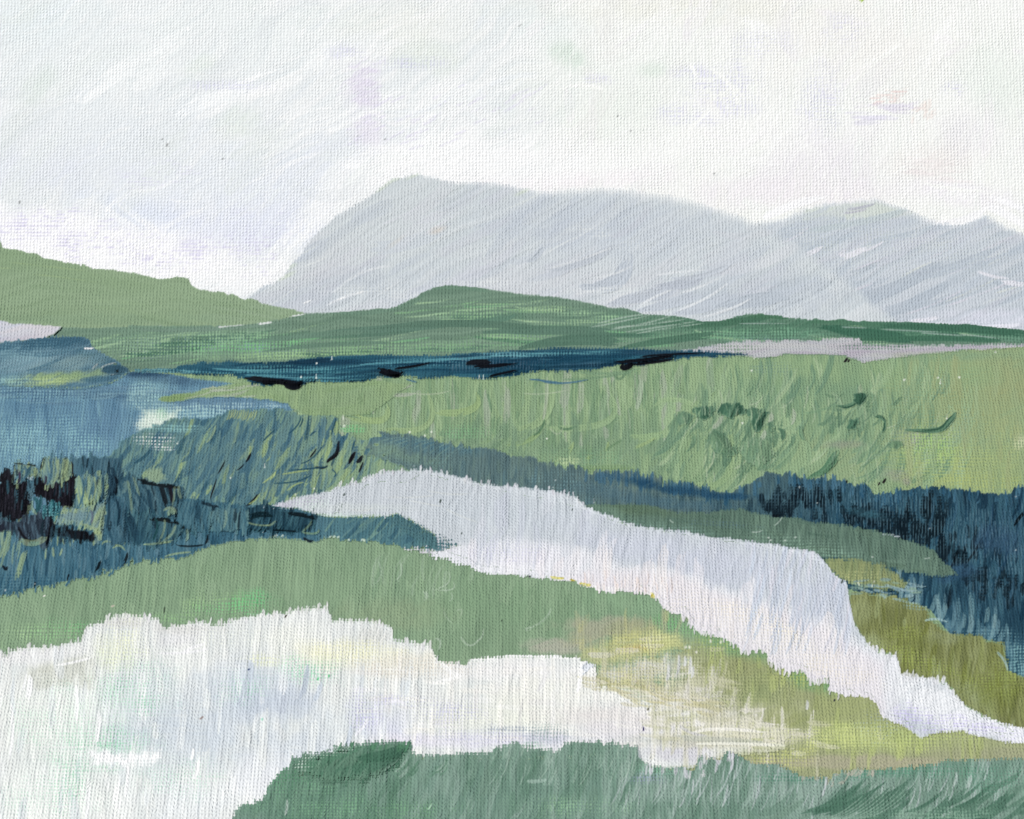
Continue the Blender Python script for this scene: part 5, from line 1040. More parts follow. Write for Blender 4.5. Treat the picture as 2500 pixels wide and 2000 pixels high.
clump("bush", "green bush with curved yellow green streaks, right of the black bushes", "bush", [[(186, 1166), (196, 1160), (236, 1158), (260, 1164), (262, 1200), (250, 1228), (222, 1238), (184, 1242), (178, 1236), (186, 1200)]], [(78, 108, 130), (112, 140, 128), (142, 165, 122)], group=GL, lift=1.7, ang=78,
      marks=[([(250, 1162), (252, 1200), (240, 1232)], 5, (48, 74, 98)), ([(214, 1165), (216, 1200), (204, 1238)], 5, (150, 170, 118)), ([(230, 1165), (232, 1204), (218, 1236)], 4, (156, 174, 120)), ([(200, 1166), (204, 1200), (192, 1238)], 5, (62, 92, 116)), ([(242, 1170), (244, 1200), (232, 1230)], 6, (146, 168, 122)), ([(240, 1148), (241, 1154), (239, 1160)], 8, (152, 170, 112), dict(grow=True))])
clump("bush", "pale green grey bush low between the black streaked bushes", "bush", [[(128, 1262), (150, 1246), (200, 1242), (240, 1232), (258, 1222), (260, 1250), (254, 1290), (250, 1316), (240, 1320), (226, 1296), (196, 1284), (150, 1282), (130, 1276)]], [(104, 132, 140), (124, 150, 142), (142, 164, 126)], group=GL, lift=1.8, ang=70,
      marks=[([(200, 1282), (222, 1292), (246, 1300)], 12, (150, 170, 120)), ([(236, 1296), (244, 1310), (240, 1320)], 9, (152, 171, 120)), ([(255, 1236), (256, 1260), (252, 1288)], 6, (148, 168, 122)), ([(150, 1256), (190, 1262), (230, 1254)], 14, (108, 134, 146), dict(dry=.3)), ([(222, 1246), (226, 1264), (220, 1280)], 4, (88, 92, 116))])
clump("bush", "purple black reed bush under the leftmost black bush", "bush", [[(-395, 1285), (0, 1270), (40, 1274), (70, 1262), (100, 1254), (126, 1258), (128, 1284), (120, 1310), (112, 1334), (100, 1320), (74, 1320), (56, 1312), (40, 1300), (0, 1296), (-395, 1320)]], [(34, 38, 52), (50, 58, 76), (78, 96, 116)], group=GL, lift=1.6, ang=88,
      marks=[([(124, 1250), (122, 1290), (110, 1334)], 5, (18, 16, 22)), ([(46, 1290), (66, 1318), (88, 1316)], 7, (20, 20, 26)), ([(50, 1318), (80, 1326), (112, 1312)], 12, (146, 166, 120), dict(grow=True)), ([(84, 1216), (92, 1230), (88, 1254)], 9, (52, 92, 104), dict(grow=True)), ([(98, 1212), (98, 1234), (86, 1252)], 8, (40, 76, 88), dict(grow=True)), ([(78, 1220), (78, 1240), (90, 1256)], 6, (138, 162, 124), dict(grow=True))])
clump("bush", "teal speckled tuft on the black bushes", "bush", [[(104, 1238), (116, 1228), (134, 1228), (148, 1240), (146, 1258), (130, 1262), (108, 1256)]], [(32, 74, 88), (46, 96, 108), (70, 124, 134)], group=GL, lift=1.9, mound=.5, mr=3, dry=12,
      extra=lambda: speck(ell(126, 1245, 26, 20), (120, 170, 180), .66, .8))
clump("bush", "small white tipped twig bush between the two black bushes", "bush", [[(66, 1166), (72, 1162), (80, 1166), (80, 1200), (74, 1224), (68, 1200)]], [(76, 106, 128), (96, 124, 142)], group=GL, lift=1.9, mound=.4, mr=2, marks=[([(68, 1168), (73, 1166), (79, 1170)], 9, (206, 218, 220))])
clump("bush", "dark teal bush with a black brushed top, right of the streaked bushes", "bush", [[(292, 1176), (306, 1160), (332, 1166), (338, 1174), (380, 1180), (430, 1186), (442, 1190), (450, 1210), (440, 1240), (444, 1262), (400, 1262), (360, 1256), (318, 1258), (300, 1230), (288, 1206)]], [(48, 74, 96), (66, 94, 114), (84, 112, 126)], group=GL, lift=1.6, ang=96,
      marks=[([(336, 1174), (390, 1182), (436, 1190)], 13, (16, 22, 28)), ([(392, 1184), (400, 1210), (408, 1240)], 12, (20, 26, 34), dict(dry=.3)), ([(414, 1186), (418, 1206), (420, 1226)], 9, (22, 20, 28)), ([(436, 1188), (438, 1206), (444, 1220)], 6, GRN), ([(426, 1190), (424, 1220), (420, 1240)], 4, GRN), ([(310, 1166), (318, 1210), (322, 1254)], 5, (140, 163, 122)), ([(326, 1164), (334, 1190), (340, 1210)], 5, (138, 162, 124)), ([(302, 1176), (306, 1190), (300, 1204)], 8, (112, 140, 134)), ([(360, 1190), (366, 1220), (372, 1252)], 9, (40, 64, 86), dict(dry=.3)), ([(400, 1246), (420, 1240), (430, 1256)], 5, GRN)])
clump("bush", "tall navy streaked bush in the middle of the left bank", "bush", [[(262, 1216), (272, 1212), (304, 1222), (318, 1250), (322, 1290), (326, 1326), (270, 1330), (256, 1290), (260, 1246)]], [(46, 72, 96), (62, 90, 114), (78, 106, 126)], group=GL, lift=1.5, ang=88, marks=[([(264, 1214), (266, 1250), (260, 1290)], 6, (30, 50, 70)), ([(284, 1220), (290, 1250), (286, 1290)], 6, (30, 50, 72), dict(dry=.3))])
clump("bush", "low dark teal bush with black top and green blades beneath the dark teal bush", "bush", [[(312, 1256), (330, 1250), (372, 1256), (380, 1264), (420, 1272), (440, 1280), (470, 1280), (472, 1296), (440, 1304), (420, 1320), (380, 1330), (330, 1328), (316, 1300)]], [(44, 70, 92), (60, 90, 108), (78, 110, 122)], group=GL, lift=1.75, ang=80,
      marks=[([(370, 1266), (410, 1270), (436, 1280)], 12, (16, 22, 26)), ([(438, 1282), (456, 1286), (470, 1284)], 13, (18, 30, 34)), ([(314, 1260), (326, 1290), (330, 1320)], 18, (34, 56, 78), dict(dry=.28)), ([(402, 1270), (400, 1296), (386, 1326)], 4, GRN), ([(428, 1280), (420, 1302), (400, 1320)], 5, (150, 170, 126)), ([(380, 1268), (384, 1290), (370, 1324)], 6, (28, 62, 70)), ([(456, 1292), (458, 1310), (454, 1322)], 5, (140, 162, 126), dict(grow=True)), ([(352, 1330), (390, 1326), (424, 1318)], 4, GRN, dict(grow=True))])
clump("bush", "black toothed bush low on the left bank under the pale green grey bush", "bush", [[(124, 1290), (134, 1286), (170, 1292), (200, 1294), (224, 1304), (234, 1316), (222, 1322), (190, 1316), (150, 1312), (128, 1308)]], [BLK, (22, 26, 34), (48, 66, 84)], group=GL, lift=1.9, mound=.9, mr=4, marks=[([(120, 1300), (116, 1318), (110, 1336)], 4, (18, 20, 26), dict(grow=True))])
clump("bush", "dark blue reed bush just left of the river's pointed end, green blades over it", "bush", [[(424, 1228), (480, 1222), (520, 1232), (534, 1238), (524, 1262), (510, 1300), (460, 1296), (440, 1270)]], [(52, 82, 106), (66, 98, 120), (82, 114, 130)], group=GL, lift=1.5, mound=.6, marks=[([(490, 1226), (510, 1232), (534, 1238)], 8, (28, 44, 60)), ([(480, 1232), (484, 1250), (480, 1270)], 14, (44, 70, 92), dict(dry=.3)), ([(410, 1258), (418, 1246), (424, 1258)], 7, (146, 168, 124), dict(grow=True))])
clump("bush", "navy black reed clump right under the river's pointed end", "bush", [[(606, 1238), (640, 1234), (664, 1236), (700, 1246), (740, 1254), (768, 1258), (776, 1266), (764, 1280), (742, 1296), (700, 1300), (640, 1298), (608, 1296), (600, 1270)]], [(24, 44, 62), (40, 66, 86), (62, 94, 110)], group=GL, lift=1.7, mound=.9, ang=80,
      marks=[([(612, 1262), (640, 1256), (664, 1262)], 14, (16, 34, 44), dict(dry=.25)), ([(704, 1254), (740, 1258), (772, 1266)], 10, (14, 26, 34), dict(dry=.1)), ([(762, 1272), (750, 1288), (736, 1298)], 4, (134, 158, 112), dict(grow=True)), ([(672, 1270), (664, 1280), (650, 1284)], 4, GRN), ([(600, 1274), (630, 1282), (660, 1282)], 3, (150, 168, 110)), ([(780, 1290), (770, 1302), (740, 1300)], 4, (136, 160, 110), dict(grow=True)), ([(690, 1250), (694, 1270), (690, 1292)], 8, (30, 54, 74), dict(dry=.25)), ([(660, 1294), (700, 1296), (728, 1298)], 3, (12, 18, 24))])
clump("bush", "slate teal bush between the dark blue reed bush and the navy black reed clump", "bush", [[(512, 1248), (540, 1240), (590, 1240), (606, 1246), (606, 1290), (560, 1296), (512, 1296)]], [(68, 100, 120), (82, 114, 128), (98, 130, 134)], group=GL, lift=1.6, mound=.5, marks=[([(548, 1246), (552, 1264), (546, 1290)], 5, (130, 156, 130))])

# ------------------------------------------------------------------ the river
rv_t = [(650, 1236), (662, 1233), (700, 1222), (746, 1211), (808, 1197), (827, 1185), (870, 1177), (908, 1161), (951, 1151), (1022, 1146), (1071, 1152), (1119, 1164), (1168, 1180), (1249, 1187), (1314, 1191), (1362, 1200), (1408, 1214), (1427, 1235), (1476, 1256), (1541, 1279), (1606, 1290), (1671, 1297), (1736, 1310), (1801, 1317), (1900, 1330), (1946, 1338), (1995, 1350), (2008, 1366), (2040, 1408), (2066, 1422), (2072, 1460), (2076, 1475), (2086, 1524), (2105, 1554), (2118, 1570), (2141, 1589), (2167, 1599), (2188, 1598), (2199, 1651), (2248, 1656), (2300, 1661), (2323, 1677), (2336, 1709), (2401, 1748), (2446, 1765), (2500, 1779), (2620, 1810), (2910, 1880)]
rv_b = [(650, 1238), (730, 1242), (760, 1252), (800, 1262), (951, 1262), (973, 1254), (1006, 1272), (1064, 1307), (1100, 1332), (1066, 1345), (1068, 1362), (1106, 1369), (1145, 1383), (1178, 1398), (1249, 1403), (1314, 1411), (1395, 1419), (1443, 1430), (1463, 1442), (1499, 1446), (1518, 1442), (1557, 1448), (1583, 1446), (1606, 1466), (1638, 1498), (1677, 1502), (1690, 1528), (1706, 1541), (1758, 1554), (1794, 1570), (1814, 1586), (1866, 1590), (1880, 1620), (1930, 1640), (1959, 1634), (1980, 1660), (2021, 1656), (2027, 1690), (2082, 1700), (2128, 1708), (2141, 1722), (2160, 1755), (2203, 1768), (2248, 1804), (2277, 1791), (2345, 1784), (2401, 1800), (2446, 1812), (2500, 1814), (2620, 1840), (2910, 1900)]
rv_b = sorted(rv_b)
begin("river", "pale lilac white river curving from a point at the centre down to the lower right", "river", GROUND, lift=2.3, kind="structure", thick=.4)
fill(band(rv_t, rv_b, 3, 6, 7, 8, 8, ul=655, ur=2900, warp=3, seed=33, dry=4), [(193, 200, 206), (199, 206, 212), (205, 211, 217)], 80, 10, 80, 151, .8, .4)
# scraped pale edge over the grass left of the bend
fill(poly([(985, 1340), (1060, 1340), (1110, 1330), (1150, 1384), (1100, 1368), (1060, 1362), (1040, 1352)], 3, 5, 10, 14, 3, 4), [(196, 196, 202), (208, 208, 214)], 8, 4, 60, 152)
glaze(720, 1228, 80, 14, (190, 188, 202), .7, 8, .7); glaze(1000, 1200, 260, 50, (197, 203, 209), .6, 0, .8); glaze(880, 1240, 160, 14, (205, 212, 211), .6)
glaze(1240, 1250, 220, 50, (196, 204, 211), .7, -6); glaze(1700, 1380, 320, 60, (201, 206, 219), .85, -14, .7, .4, 60); glaze(2030, 1480, 70, 110, (200, 206, 218), .9, 0, .6, .4, 40)
# lilac white near edge
put(*band([(1040, 1345), (1150, 1330), (1240, 1315), (1330, 1322), (1430, 1340), (1520, 1382), (1640, 1388), (1760, 1430), (1900, 1478), (2000, 1510), (2060, 1540), (2120, 1580), (2200, 1600)], [(1040, 1420), (2200, 1800)], 14, 10, 10, ul=1050, ur=2200, seed=35), (225, 227, 232), False)
put(*band([(1380, 1400), (1520, 1392), (1640, 1402), (1760, 1450), (1900, 1490), (2060, 1560), (2140, 1620)], [(1380, 1500), (2160, 1800)], 14, 10, 8, ul=1380, ur=2160, seed=36), (228, 225, 230), False)
glaze(1880, 1550, 200, 50, (231, 229, 230), .7, -26, .7); glaze(1330, 1370, 140, 30, (231, 230, 236), .7, 0); glaze(2290, 1720, 140, 60, (236, 238, 241), .95, -28, .5, .3, 40); glaze(2460, 1790, 120, 30, (237, 238, 244), .9, -16, .6); glaze(2700, 1850, 250, 40, (232, 234, 240), .9, -14, .6)
for q in range(150):
    u = rng.uniform(1150, 2080); v = rng.uniform(1210, 1640)
    c = [(203, 208, 220), (196, 202, 214), (210, 214, 222)][rng.integers(3)] if v < 1340 + max(0, (u - 1500)) * .30 else [(233, 230, 234), (228, 223, 226), (238, 236, 238), (234, 228, 226)][rng.integers(4)]
    dab(u, v, 84 + rng.uniform(-16, 10), rng.uniform(40, 120), rng.uniform(12, 30), c, rng.uniform(-.14, .14), op=.5, dry=.38, br=4, hg=.9, bf=4)
for q in range(70):
    u = rng.uniform(1820, 2070); v = rng.uniform(1340, 1560)
    dab(u, v, 78 + rng.uniform(-8, 6), rng.uniform(60, 140), rng.uniform(4, 9), [(206, 212, 224), (194, 202, 216), (200, 210, 224), (212, 212, 222)][rng.integers(4)], .04, op=.7, dry=.3, br=4, hg=.9)
for q in range(60):
    u = rng.uniform(1420, 1640); v = rng.uniform(1400, 1440) + max(0, u - 1500) * .1
    dab(u, v, 96 + rng.uniform(-14, 10), rng.uniform(20, 44), rng.uniform(2, 4), [(228, 210, 200), (240, 236, 236), (222, 212, 214)][rng.integers(3)], .1, op=.6, dry=.3, br=4)
speck(ell(1700, 1480, 220, 50, -20, .8), (238, 228, 214), .68, .45); speck(ell(1960, 1590, 180, 50, -26, .8), (240, 233, 216), .64, .45); speck(ell(2060, 1640, 100, 40, -20), (238, 229, 214), .62, .45); speck(ell(1840, 1510, 120, 30, -20), (244, 236, 214), .62, .5)
speck(ell(1240, 1350, 120, 30, 0, .8), (208, 206, 234), .68, .5); speck(ell(2250, 1760, 90, 34, -20), (205, 200, 236), .56, .85, 'weft'); speck(ell(2360, 1770, 70, 20, -10), (208, 203, 238), .56, .8, 'weft'); speck(ell(2440, 1790, 90, 20, -10), (214, 210, 238), .6, .7, 'weft')
speck(ell(1440, 1440, 90, 10), (250, 250, 246), .6, .8); speck(ell(760, 1225, 60, 16), (208, 226, 216), .62, .6); speck(ell(850, 1258, 120, 6), (206, 226, 214), .5, .6); speck(ell(1200, 1390, 140, 14), (246, 246, 250), .56, .7)
for pts in [[(1000, 1222), (1050, 1232), (1090, 1238)], [(1040, 1196), (1090, 1206), (1150, 1206)], [(990, 1215), (1040, 1212), (1060, 1206)], [(1090, 1244), (1130, 1262), (1180, 1280)], [(850, 1244), (890, 1246), (910, 1240)], [(940, 1216), (960, 1214), (1000, 1216)]]:
    stroke(pts, 3.5, (212, 216, 214), op=.6, dry=.3)
for (u, v, r) in [(840, 1208, 4), (1075, 1224, 4.5), (1127, 1303, 3), (1397, 1245, 3), (2056, 1420, 5)]: dab(u, v, 70, r * 2.2, r, (62, 74, 70), 0, op=.85, br=3)
for pts, w in [([(1345, 1408), (1362, 1412), (1380, 1412)], 6), ([(1415, 1424), (1430, 1428), (1444, 1428)], 7), ([(1590, 1450), (1594, 1456), (1592, 1462)], 9), ([(1392, 1414), (1400, 1418), (1406, 1418)], 5)]:
    stroke(pts, w, (176, 160, 40), (214, 208, 120), op=.9, dry=.25)
for (u, v) in [(1288, 1408), (1293, 1408)]: dab(u, v, 20, 9, 4, (40, 44, 44), 0, op=.9)
for q in range(60):
    u = rng.uniform(820, 1440); t = np.interp(u, *np.array(rv_t).T)
    dab(u, t + rng.uniform(-6, 5), 88 + rng.uniform(-20, 20), rng.uniform(6, 16), rng.uniform(3, 6), [(206, 206, 214), (214, 218, 220), (200, 204, 210)][rng.integers(3)], 0, op=.9, grow=True, br=3)
for q in range(70):
    u = rng.uniform(1660, 2060); t = np.interp(u, *np.array(rv_b).T)
    dab(u, t + rng.uniform(-6, 8), 86 + rng.uniform(-16, 16), rng.uniform(10, 30), rng.uniform(3, 6), (224, 221, 226), 0, op=.9, grow=True, br=3)
for q in range(40):
    u = rng.uniform(2080, 2340); t = np.interp(u, *np.array(rv_t).T)
    dab(u, t + rng.uniform(-4, 8), 86 + rng.uniform(-16, 16), rng.uniform(12, 28), rng.uniform(4, 8), (222, 224, 228), 0, op=.85, grow=True, br=3, dry=.2)
end()
# teal dots of bank colour showing on the river's inner bend
begin("reeds", "speckled teal reeds at the inner bend of the river above the green field", "reeds", GROUND, lift=2.5, kind="stuff", thick=.2)
sl, a = band([(940, 1262), (972, 1252), (1006, 1264), (1060, 1292), (1110, 1320), (1130, 1332)], [(940, 1266), (972, 1290), (1040, 1332), (1064, 1346), (1102, 1336), (1130, 1334)], 6, 5, 4, ul=940, ur=1130, seed=3)
f = WEAVE[sl] * .75 + .25 * vnoise(U[sl] / 6, V[sl] / 6)
g = np.clip((V[sl] - np.interp(U[sl], [950, 1130], [1236, 1334])) / 44, 0, 1)
put(sl, (a * sst(.62 - .62 * g, .74 - .55 * g, f)).astype(f32), (80, 114, 124))
end(thr=.45)

# ------------------------------------------------------------------ white foreground water
wh_t = [(-400, 1640), (0, 1597), (16, 1596), (32, 1586), (78, 1581), (107, 1580), (156, 1573), (195, 1567), (206, 1545), (211, 1530), (240, 1522), (247, 1518), (266, 1508), (299, 1503), (351, 1505), (386, 1511), (396, 1530), (442, 1526), (480, 1518), (552, 1524), (584, 1510), (649, 1498), (700, 1494), (746, 1485), (801, 1482), (804, 1500), (811, 1516), (866, 1513), (925, 1521), (957, 1531), (959, 1558), (990, 1565), (1051, 1576), (1061, 1602), (1071, 1615), (1119, 1617), (1139, 1625), (1149, 1610), (1194, 1606), (1249, 1602), (1300, 1600), (1346, 1601), (1421, 1607), (1440, 1622), (1456, 1628), (1446, 1644), (1424, 1662), (1479, 1679), (1525, 1687), (1573, 1706), (1655, 1726), (1752, 1746), (1830, 1768), (1890, 1794), (1920, 1812)]
wh_b = [(-400, 2135), (560, 2135), (620, 1990), (700, 1900), (830, 1860), (1000, 1850), (1300, 1850), (1500, 1840), (1600, 1880), (1690, 1876), (1760, 1850), (1850, 1832), (1920, 1814)]
begin("water", "white shallow water filling the lower left foreground, tinted blue grey, mint and cream", "water", GROUND, lift=1.6, kind="structure", thick=.5)
fill(band(wh_t, wh_b, 3, 7, 5, 8, 8, ul=-395, ur=1915, warp=2, seed=43, dry=8, softer=lambda u, v: 34 * sst(1440, 1700, u) * sst(1868, 1800, v) + 7 * sst(1430, 1520, u)), [(219, 224, 223), (228, 231, 229), (238, 240, 237)], 87, 10, 90, 181, .5, .25)
for (u, v, ru, rv, c, op, an) in [(430, 1780, 230, 130, (206, 215, 223), .95, 0), (620, 1700, 140, 90, (205, 214, 224), .9, 0), (330, 1680, 130, 80, (216, 226, 226), .7, 0), (680, 1720, 110, 40, (196, 205, 217), .8, 0), (720, 1840, 130, 60, (210, 218, 226), .8, 20), (880, 1760, 120, 60, (218, 225, 228), .7, 0), (950, 1780, 70, 60, (220, 222, 238), .7, 0),
                                  (240, 1860, 200, 60, (224, 233, 229), .7, 0), (120, 1760, 160, 110, (236, 240, 234), .7, 0), (100, 1960, 260, 90, (243, 246, 242), .8, 0), (470, 1950, 150, 80, (236, 240, 242), .8, 0), (640, 1900, 80, 60, (236, 238, 242), .8, 30),
                                  (150, 1640, 110, 30, (205, 207, 196), .9, 12), (90, 1600, 130, 20, (234, 234, 234), .8, 6), (450, 1560, 80, 20, (226, 226, 228), .7, 5), (280, 1600, 60, 50, (228, 234, 212), .6, 0), (720, 1560, 90, 40, (238, 240, 232), .7, 0), (850, 1600, 170, 40, (236, 236, 216), .8, 0), (1000, 1620, 120, 30, (230, 228, 216), .8, 0), (900, 1560, 60, 30, (216, 218, 214), .8, 0), (300, 1520, 100, 14, (214, 214, 212), .8, 0), (450, 1536, 90, 12, (218, 218, 216), .8, 0),
                                  (1240, 1640, 200, 30, (238, 237, 236), .9, 0), (1350, 1690, 240, 40, (238, 238, 230), .8, 0), (1220, 1750, 220, 40, (236, 238, 226), .8, 0), (1560, 1760, 260, 40, (228, 224, 222), .9, -4), (1480, 1790, 120, 26, (226, 224, 228), .7, 0), (1780, 1760, 130, 26, (224, 220, 206), .9, 0), (1850, 1800, 150, 30, (222, 220, 200), .9, 0), (1750, 1728, 90, 20, (206, 202, 186), .7, 0), (1900, 1760, 60, 24, (210, 206, 190), .7, 0),
                                  (1200, 1810, 280, 20, (226, 226, 234), .9, 0), (1330, 1800, 90, 14, (204, 206, 220), .7, 0), (1000, 1810, 120, 20, (230, 228, 236), .9, 0), (1660, 1810, 120, 12, (192, 194, 186), .9, -3), (1540, 1818, 70, 10, (226, 226, 224), .8, 0), (1650, 1840, 80, 24, (208, 206, 214), .9, 0)]:
    glaze(u, v, ru, rv, c, op, an, .8, .5, 50, sd=0, sc_=3.5, br=.4)
put(*poly([(80, 1650), (110, 1640), (150, 1622), (230, 1604), (232, 1680), (78, 1680)], 9, 10, 16, 12, 3, 6), (208, 211, 202), False)
for q in range(220):
    u = rng.uniform(-380, 1000); v = rng.uniform(1600, 2100)
    c = [(252, 253, 252), (240, 243, 242), (222, 228, 232), (214, 222, 230), (246, 248, 244)][rng.integers(5)]
    dab(u, v, 88 + rng.uniform(-14, 14), rng.uniform(40, 120), rng.uniform(8, 26), c, rng.uniform(-.08, .08), op=.45, dry=.42, br=3, hg=.35, bf=4)
for q in range(120):
    u = rng.uniform(900, 1900); v = rng.uniform(1610, 1800)
    c = [(246, 246, 244), (238, 237, 232), (230, 228, 226), (244, 242, 236)][rng.integers(4)]
    dab(u, v, rng.choice([88 + rng.uniform(-8, 8), rng.uniform(-8, 6)]), rng.uniform(40, 110), rng.uniform(6, 14), c, rng.uniform(-.04, .04), op=.5, dry=.42, br=4, hg=.7)
MINT = (150, 212, 176)
for (u, v, ru, rv, th, op) in [(330, 1680, 100, 80, .68, .6), (150, 1760, 110, 80, .66, .6), (260, 1810, 120, 36, .60, .7), (300, 1700, 70, 60, .7, .5), (170, 1890, 60, 70, .68, .5), (120, 1950, 130, 60, .72, .4), (600, 1680, 80, 50, .74, .5), (450, 1900, 120, 50, .72, .4), (760, 1640, 90, 40, .7, .6), (250, 1870, 50, 20, .64, .5), (730, 1620, 50, 30, .72, .5)]:
    speck(ell(u, v, ru, rv, 0, .8, .5, 40), MINT, th - .03, op, 'weave')
for (u, v, ru, rv, th, c) in [(300, 1580, 60, 70, .58, (240, 244, 206)), (860, 1590, 120, 30, .58, (244, 243, 200)), (1000, 1630, 160, 30, .6, (226, 218, 204)), (890, 1740, 40, 50, .6, (196, 192, 230)), (1100, 1740, 100, 40, .64, (200, 200, 226)), (1200, 1800, 200, 24, .62, (198, 198, 222)), (980, 1710, 60, 14, .6, (196, 196, 226)), (1340, 1790, 60, 24, .56, (150, 170, 166)), (1240, 1780, 50, 6, .5, (150, 160, 172)), (1300, 1820, 30, 10, .5, (120, 160, 136)), (640, 1610, 60, 18, .58, (236, 240, 200)), (560, 1560, 120, 30, .62, (240, 244, 232)), (150, 1720, 150, 80, .6, (246, 250, 244)), (1850, 1790, 120, 30, .6, (232, 234, 186)), (1500, 1700, 140, 10, .56, (250, 248, 242))]:
    speck(ell(u, v, ru, rv, 0, .8, .5, 30), c, th, .7)
for q in range(90):
    u = 1590 + abs(rng.normal(0, 150)); v = np.interp(u, [1600, 2010], [1770, 1800]) + rng.normal(0, 36)
    dab(u, v, rng.choice([86 + rng.uniform(-10, 10), rng.uniform(-8, 4)]), rng.uniform(30, 90), rng.uniform(6, 14), [(212, 210, 192), (202, 202, 176), (222, 220, 206), (192, 194, 162)][rng.integers(4)], .03, op=.5 + .3 * (u > 1820), dry=.42, br=5, hg=.7)
for q in range(50):
    u = rng.uniform(1430, 1760); v = np.interp(u, [1420, 1760], [1668, 1730]) + rng.normal(0, 12)
    dab(u, v, rng.uniform(-22, 0), rng.uniform(30, 80), rng.uniform(5, 11), [(206, 202, 176), (196, 192, 150), (220, 216, 200)][rng.integers(3)], .03, op=.6, dry=.44, br=5, hg=.6, grow=True)
glaze(1900, 1795, 150, 60, (206, 205, 182), .7, 6, .9, .5, 40); glaze(1800, 1735, 90, 30, (186, 186, 158), .7, 0, .8); glaze(1740, 1812, 160, 14, (200, 198, 180), .6, 2, .8)
for q in range(40):
    dab(1860 + rng.normal(0, 70), 1780 + rng.normal(0, 28), rng.choice([86 + rng.uniform(-10, 10), rng.uniform(-6, 4)]), rng.uniform(30, 80), rng.uniform(5, 10), [(214, 212, 192), (222, 220, 206), (180, 186, 140)][rng.integers(3)], .03, op=.55, dry=.5, br=5, hg=.7)
# white sheet at left, hard upper edge
put(*poly([(220, 1832), (270, 1830), (290, 1842), (320, 1838), (380, 1830), (400, 1850), (330, 1870), (230, 1866)], 9, 12, 16, 22, 4, 8), (250, 251, 251), False)
for (u, v, an, L, w) in [(70, 1680, 84, 60, 14), (25, 1790, 88, 140, 8), (185, 1720, 88, 90, 8), (238, 1770, 86, 80, 10), (480, 1875, 76, 60, 8), (210, 1950, 88, 120, 10), (308, 1900, 88, 90, 8), (470, 1840, 80, 30, 8), (60, 1660, 80, 50, 6)]:
    dab(u, v, an, L, w, (251, 252, 252), .04, op=.85, dry=.3, br=3, hg=1.0)
for (u, v, an, L, w, c) in [(742, 1665, 80, 80, 14, (186, 196, 210)), (610, 1640, 84, 50, 14, (192, 202, 214)), (690, 1720, 80, 50, 16, (192, 200, 212)), (590, 1690, 76, 70, 12, (196, 205, 216)), (850, 1800, 76, 60, 12, (200, 210, 222)), (775, 1690, 70, 50, 12, (200, 210, 222))]:
    dab(u, v, an, L, w, c, .05, op=.75, dry=.25, br=4, hg=1.0)
for pts, w, c in [([(1060, 1600), (1100, 1640), (1120, 1652), (1060, 1666)], 10, (248, 248, 246)), ([(1149, 1612), (1280, 1600), (1421, 1610)], 9, (249, 249, 249)), ([(1422, 1610), (1418, 1650), (1410, 1690)], 10, (247, 247, 247)), ([(1322, 1612), (1330, 1650), (1310, 1690)], 10, (226, 226, 226)), ([(1690, 1790), (1760, 1780), (1880, 1790)], 8, (238, 236, 228)), ([(1660, 1772), (1690, 1790), (1730, 1796)], 7, (206, 206, 206)), ([(1640, 1800), (1740, 1806), (1860, 1812)], 14, (190, 193, 180)), ([(1700, 1816), (1800, 1816), (1960, 1822)], 7, (238, 238, 226)), ([(140, 1625), (200, 1612), (226, 1602)], 6, (246, 246, 246)), ([(390, 1594), (450, 1594), (510, 1584)], 6, (240, 240, 242)), ([(450, 1590), (480, 1578), (505, 1572)], 8, (242, 242, 243)), ([(948, 1716), (970, 1712), (990, 1718)], 8, (244, 243, 250)), ([(868, 1795), (890, 1770), (900, 1750)], 8, (240, 240, 246)), ([(1035, 1664), (1080, 1668), (1108, 1662)], 6, (250, 250, 246))]:
    stroke(pts, w, c, op=.8, dry=.22, br=4, hg=1.1)
for k in range(10):
    dab(880 + k * 8 + rng.uniform(-2, 2), 1548 + rng.uniform(-4, 4), 66, rng.uniform(26, 44), 5, [(206, 208, 204), (230, 230, 226)][k % 2], .05, op=.6, dry=.2, br=3, hg=1)
stroke([(1424, 1640), (1440, 1622), (1458, 1628)], 18, (222, 227, 234), op=.95, hg=1.2, ridge=1.2)
for q in range(90):
    u = rng.uniform(-100, 1120); t = np.interp(u, *np.array(wh_t).T)
    dab(u, t + rng.uniform(-5, 8), 84 + rng.uniform(-14, 14), rng.uniform(8, 24), rng.uniform(3, 7), [(222, 223, 222), (230, 230, 232), (214, 216, 212)][rng.integers(3)], 0, op=.9, grow=True, br=3, dry=.15)
for (u, v, an, L, c) in [(608, 1634, 40, 6, (50, 70, 110)), (493, 1752, 40, 12, (150, 130, 126)), (1582, 1732, 80, 6, (60, 60, 30)), (1571, 1780, 100, 10, (40, 36, 90)), (698, 1504, 60, 9, (50, 50, 40)), (776, 1658, 80, 8, (70, 180, 110)), (803, 1650, 80, 8, (80, 186, 120)), (640, 1756, 80, 8, (150, 216, 190))]:
    dab(u, v, an, L, 4, c, 0, op=.9, br=3)
end()

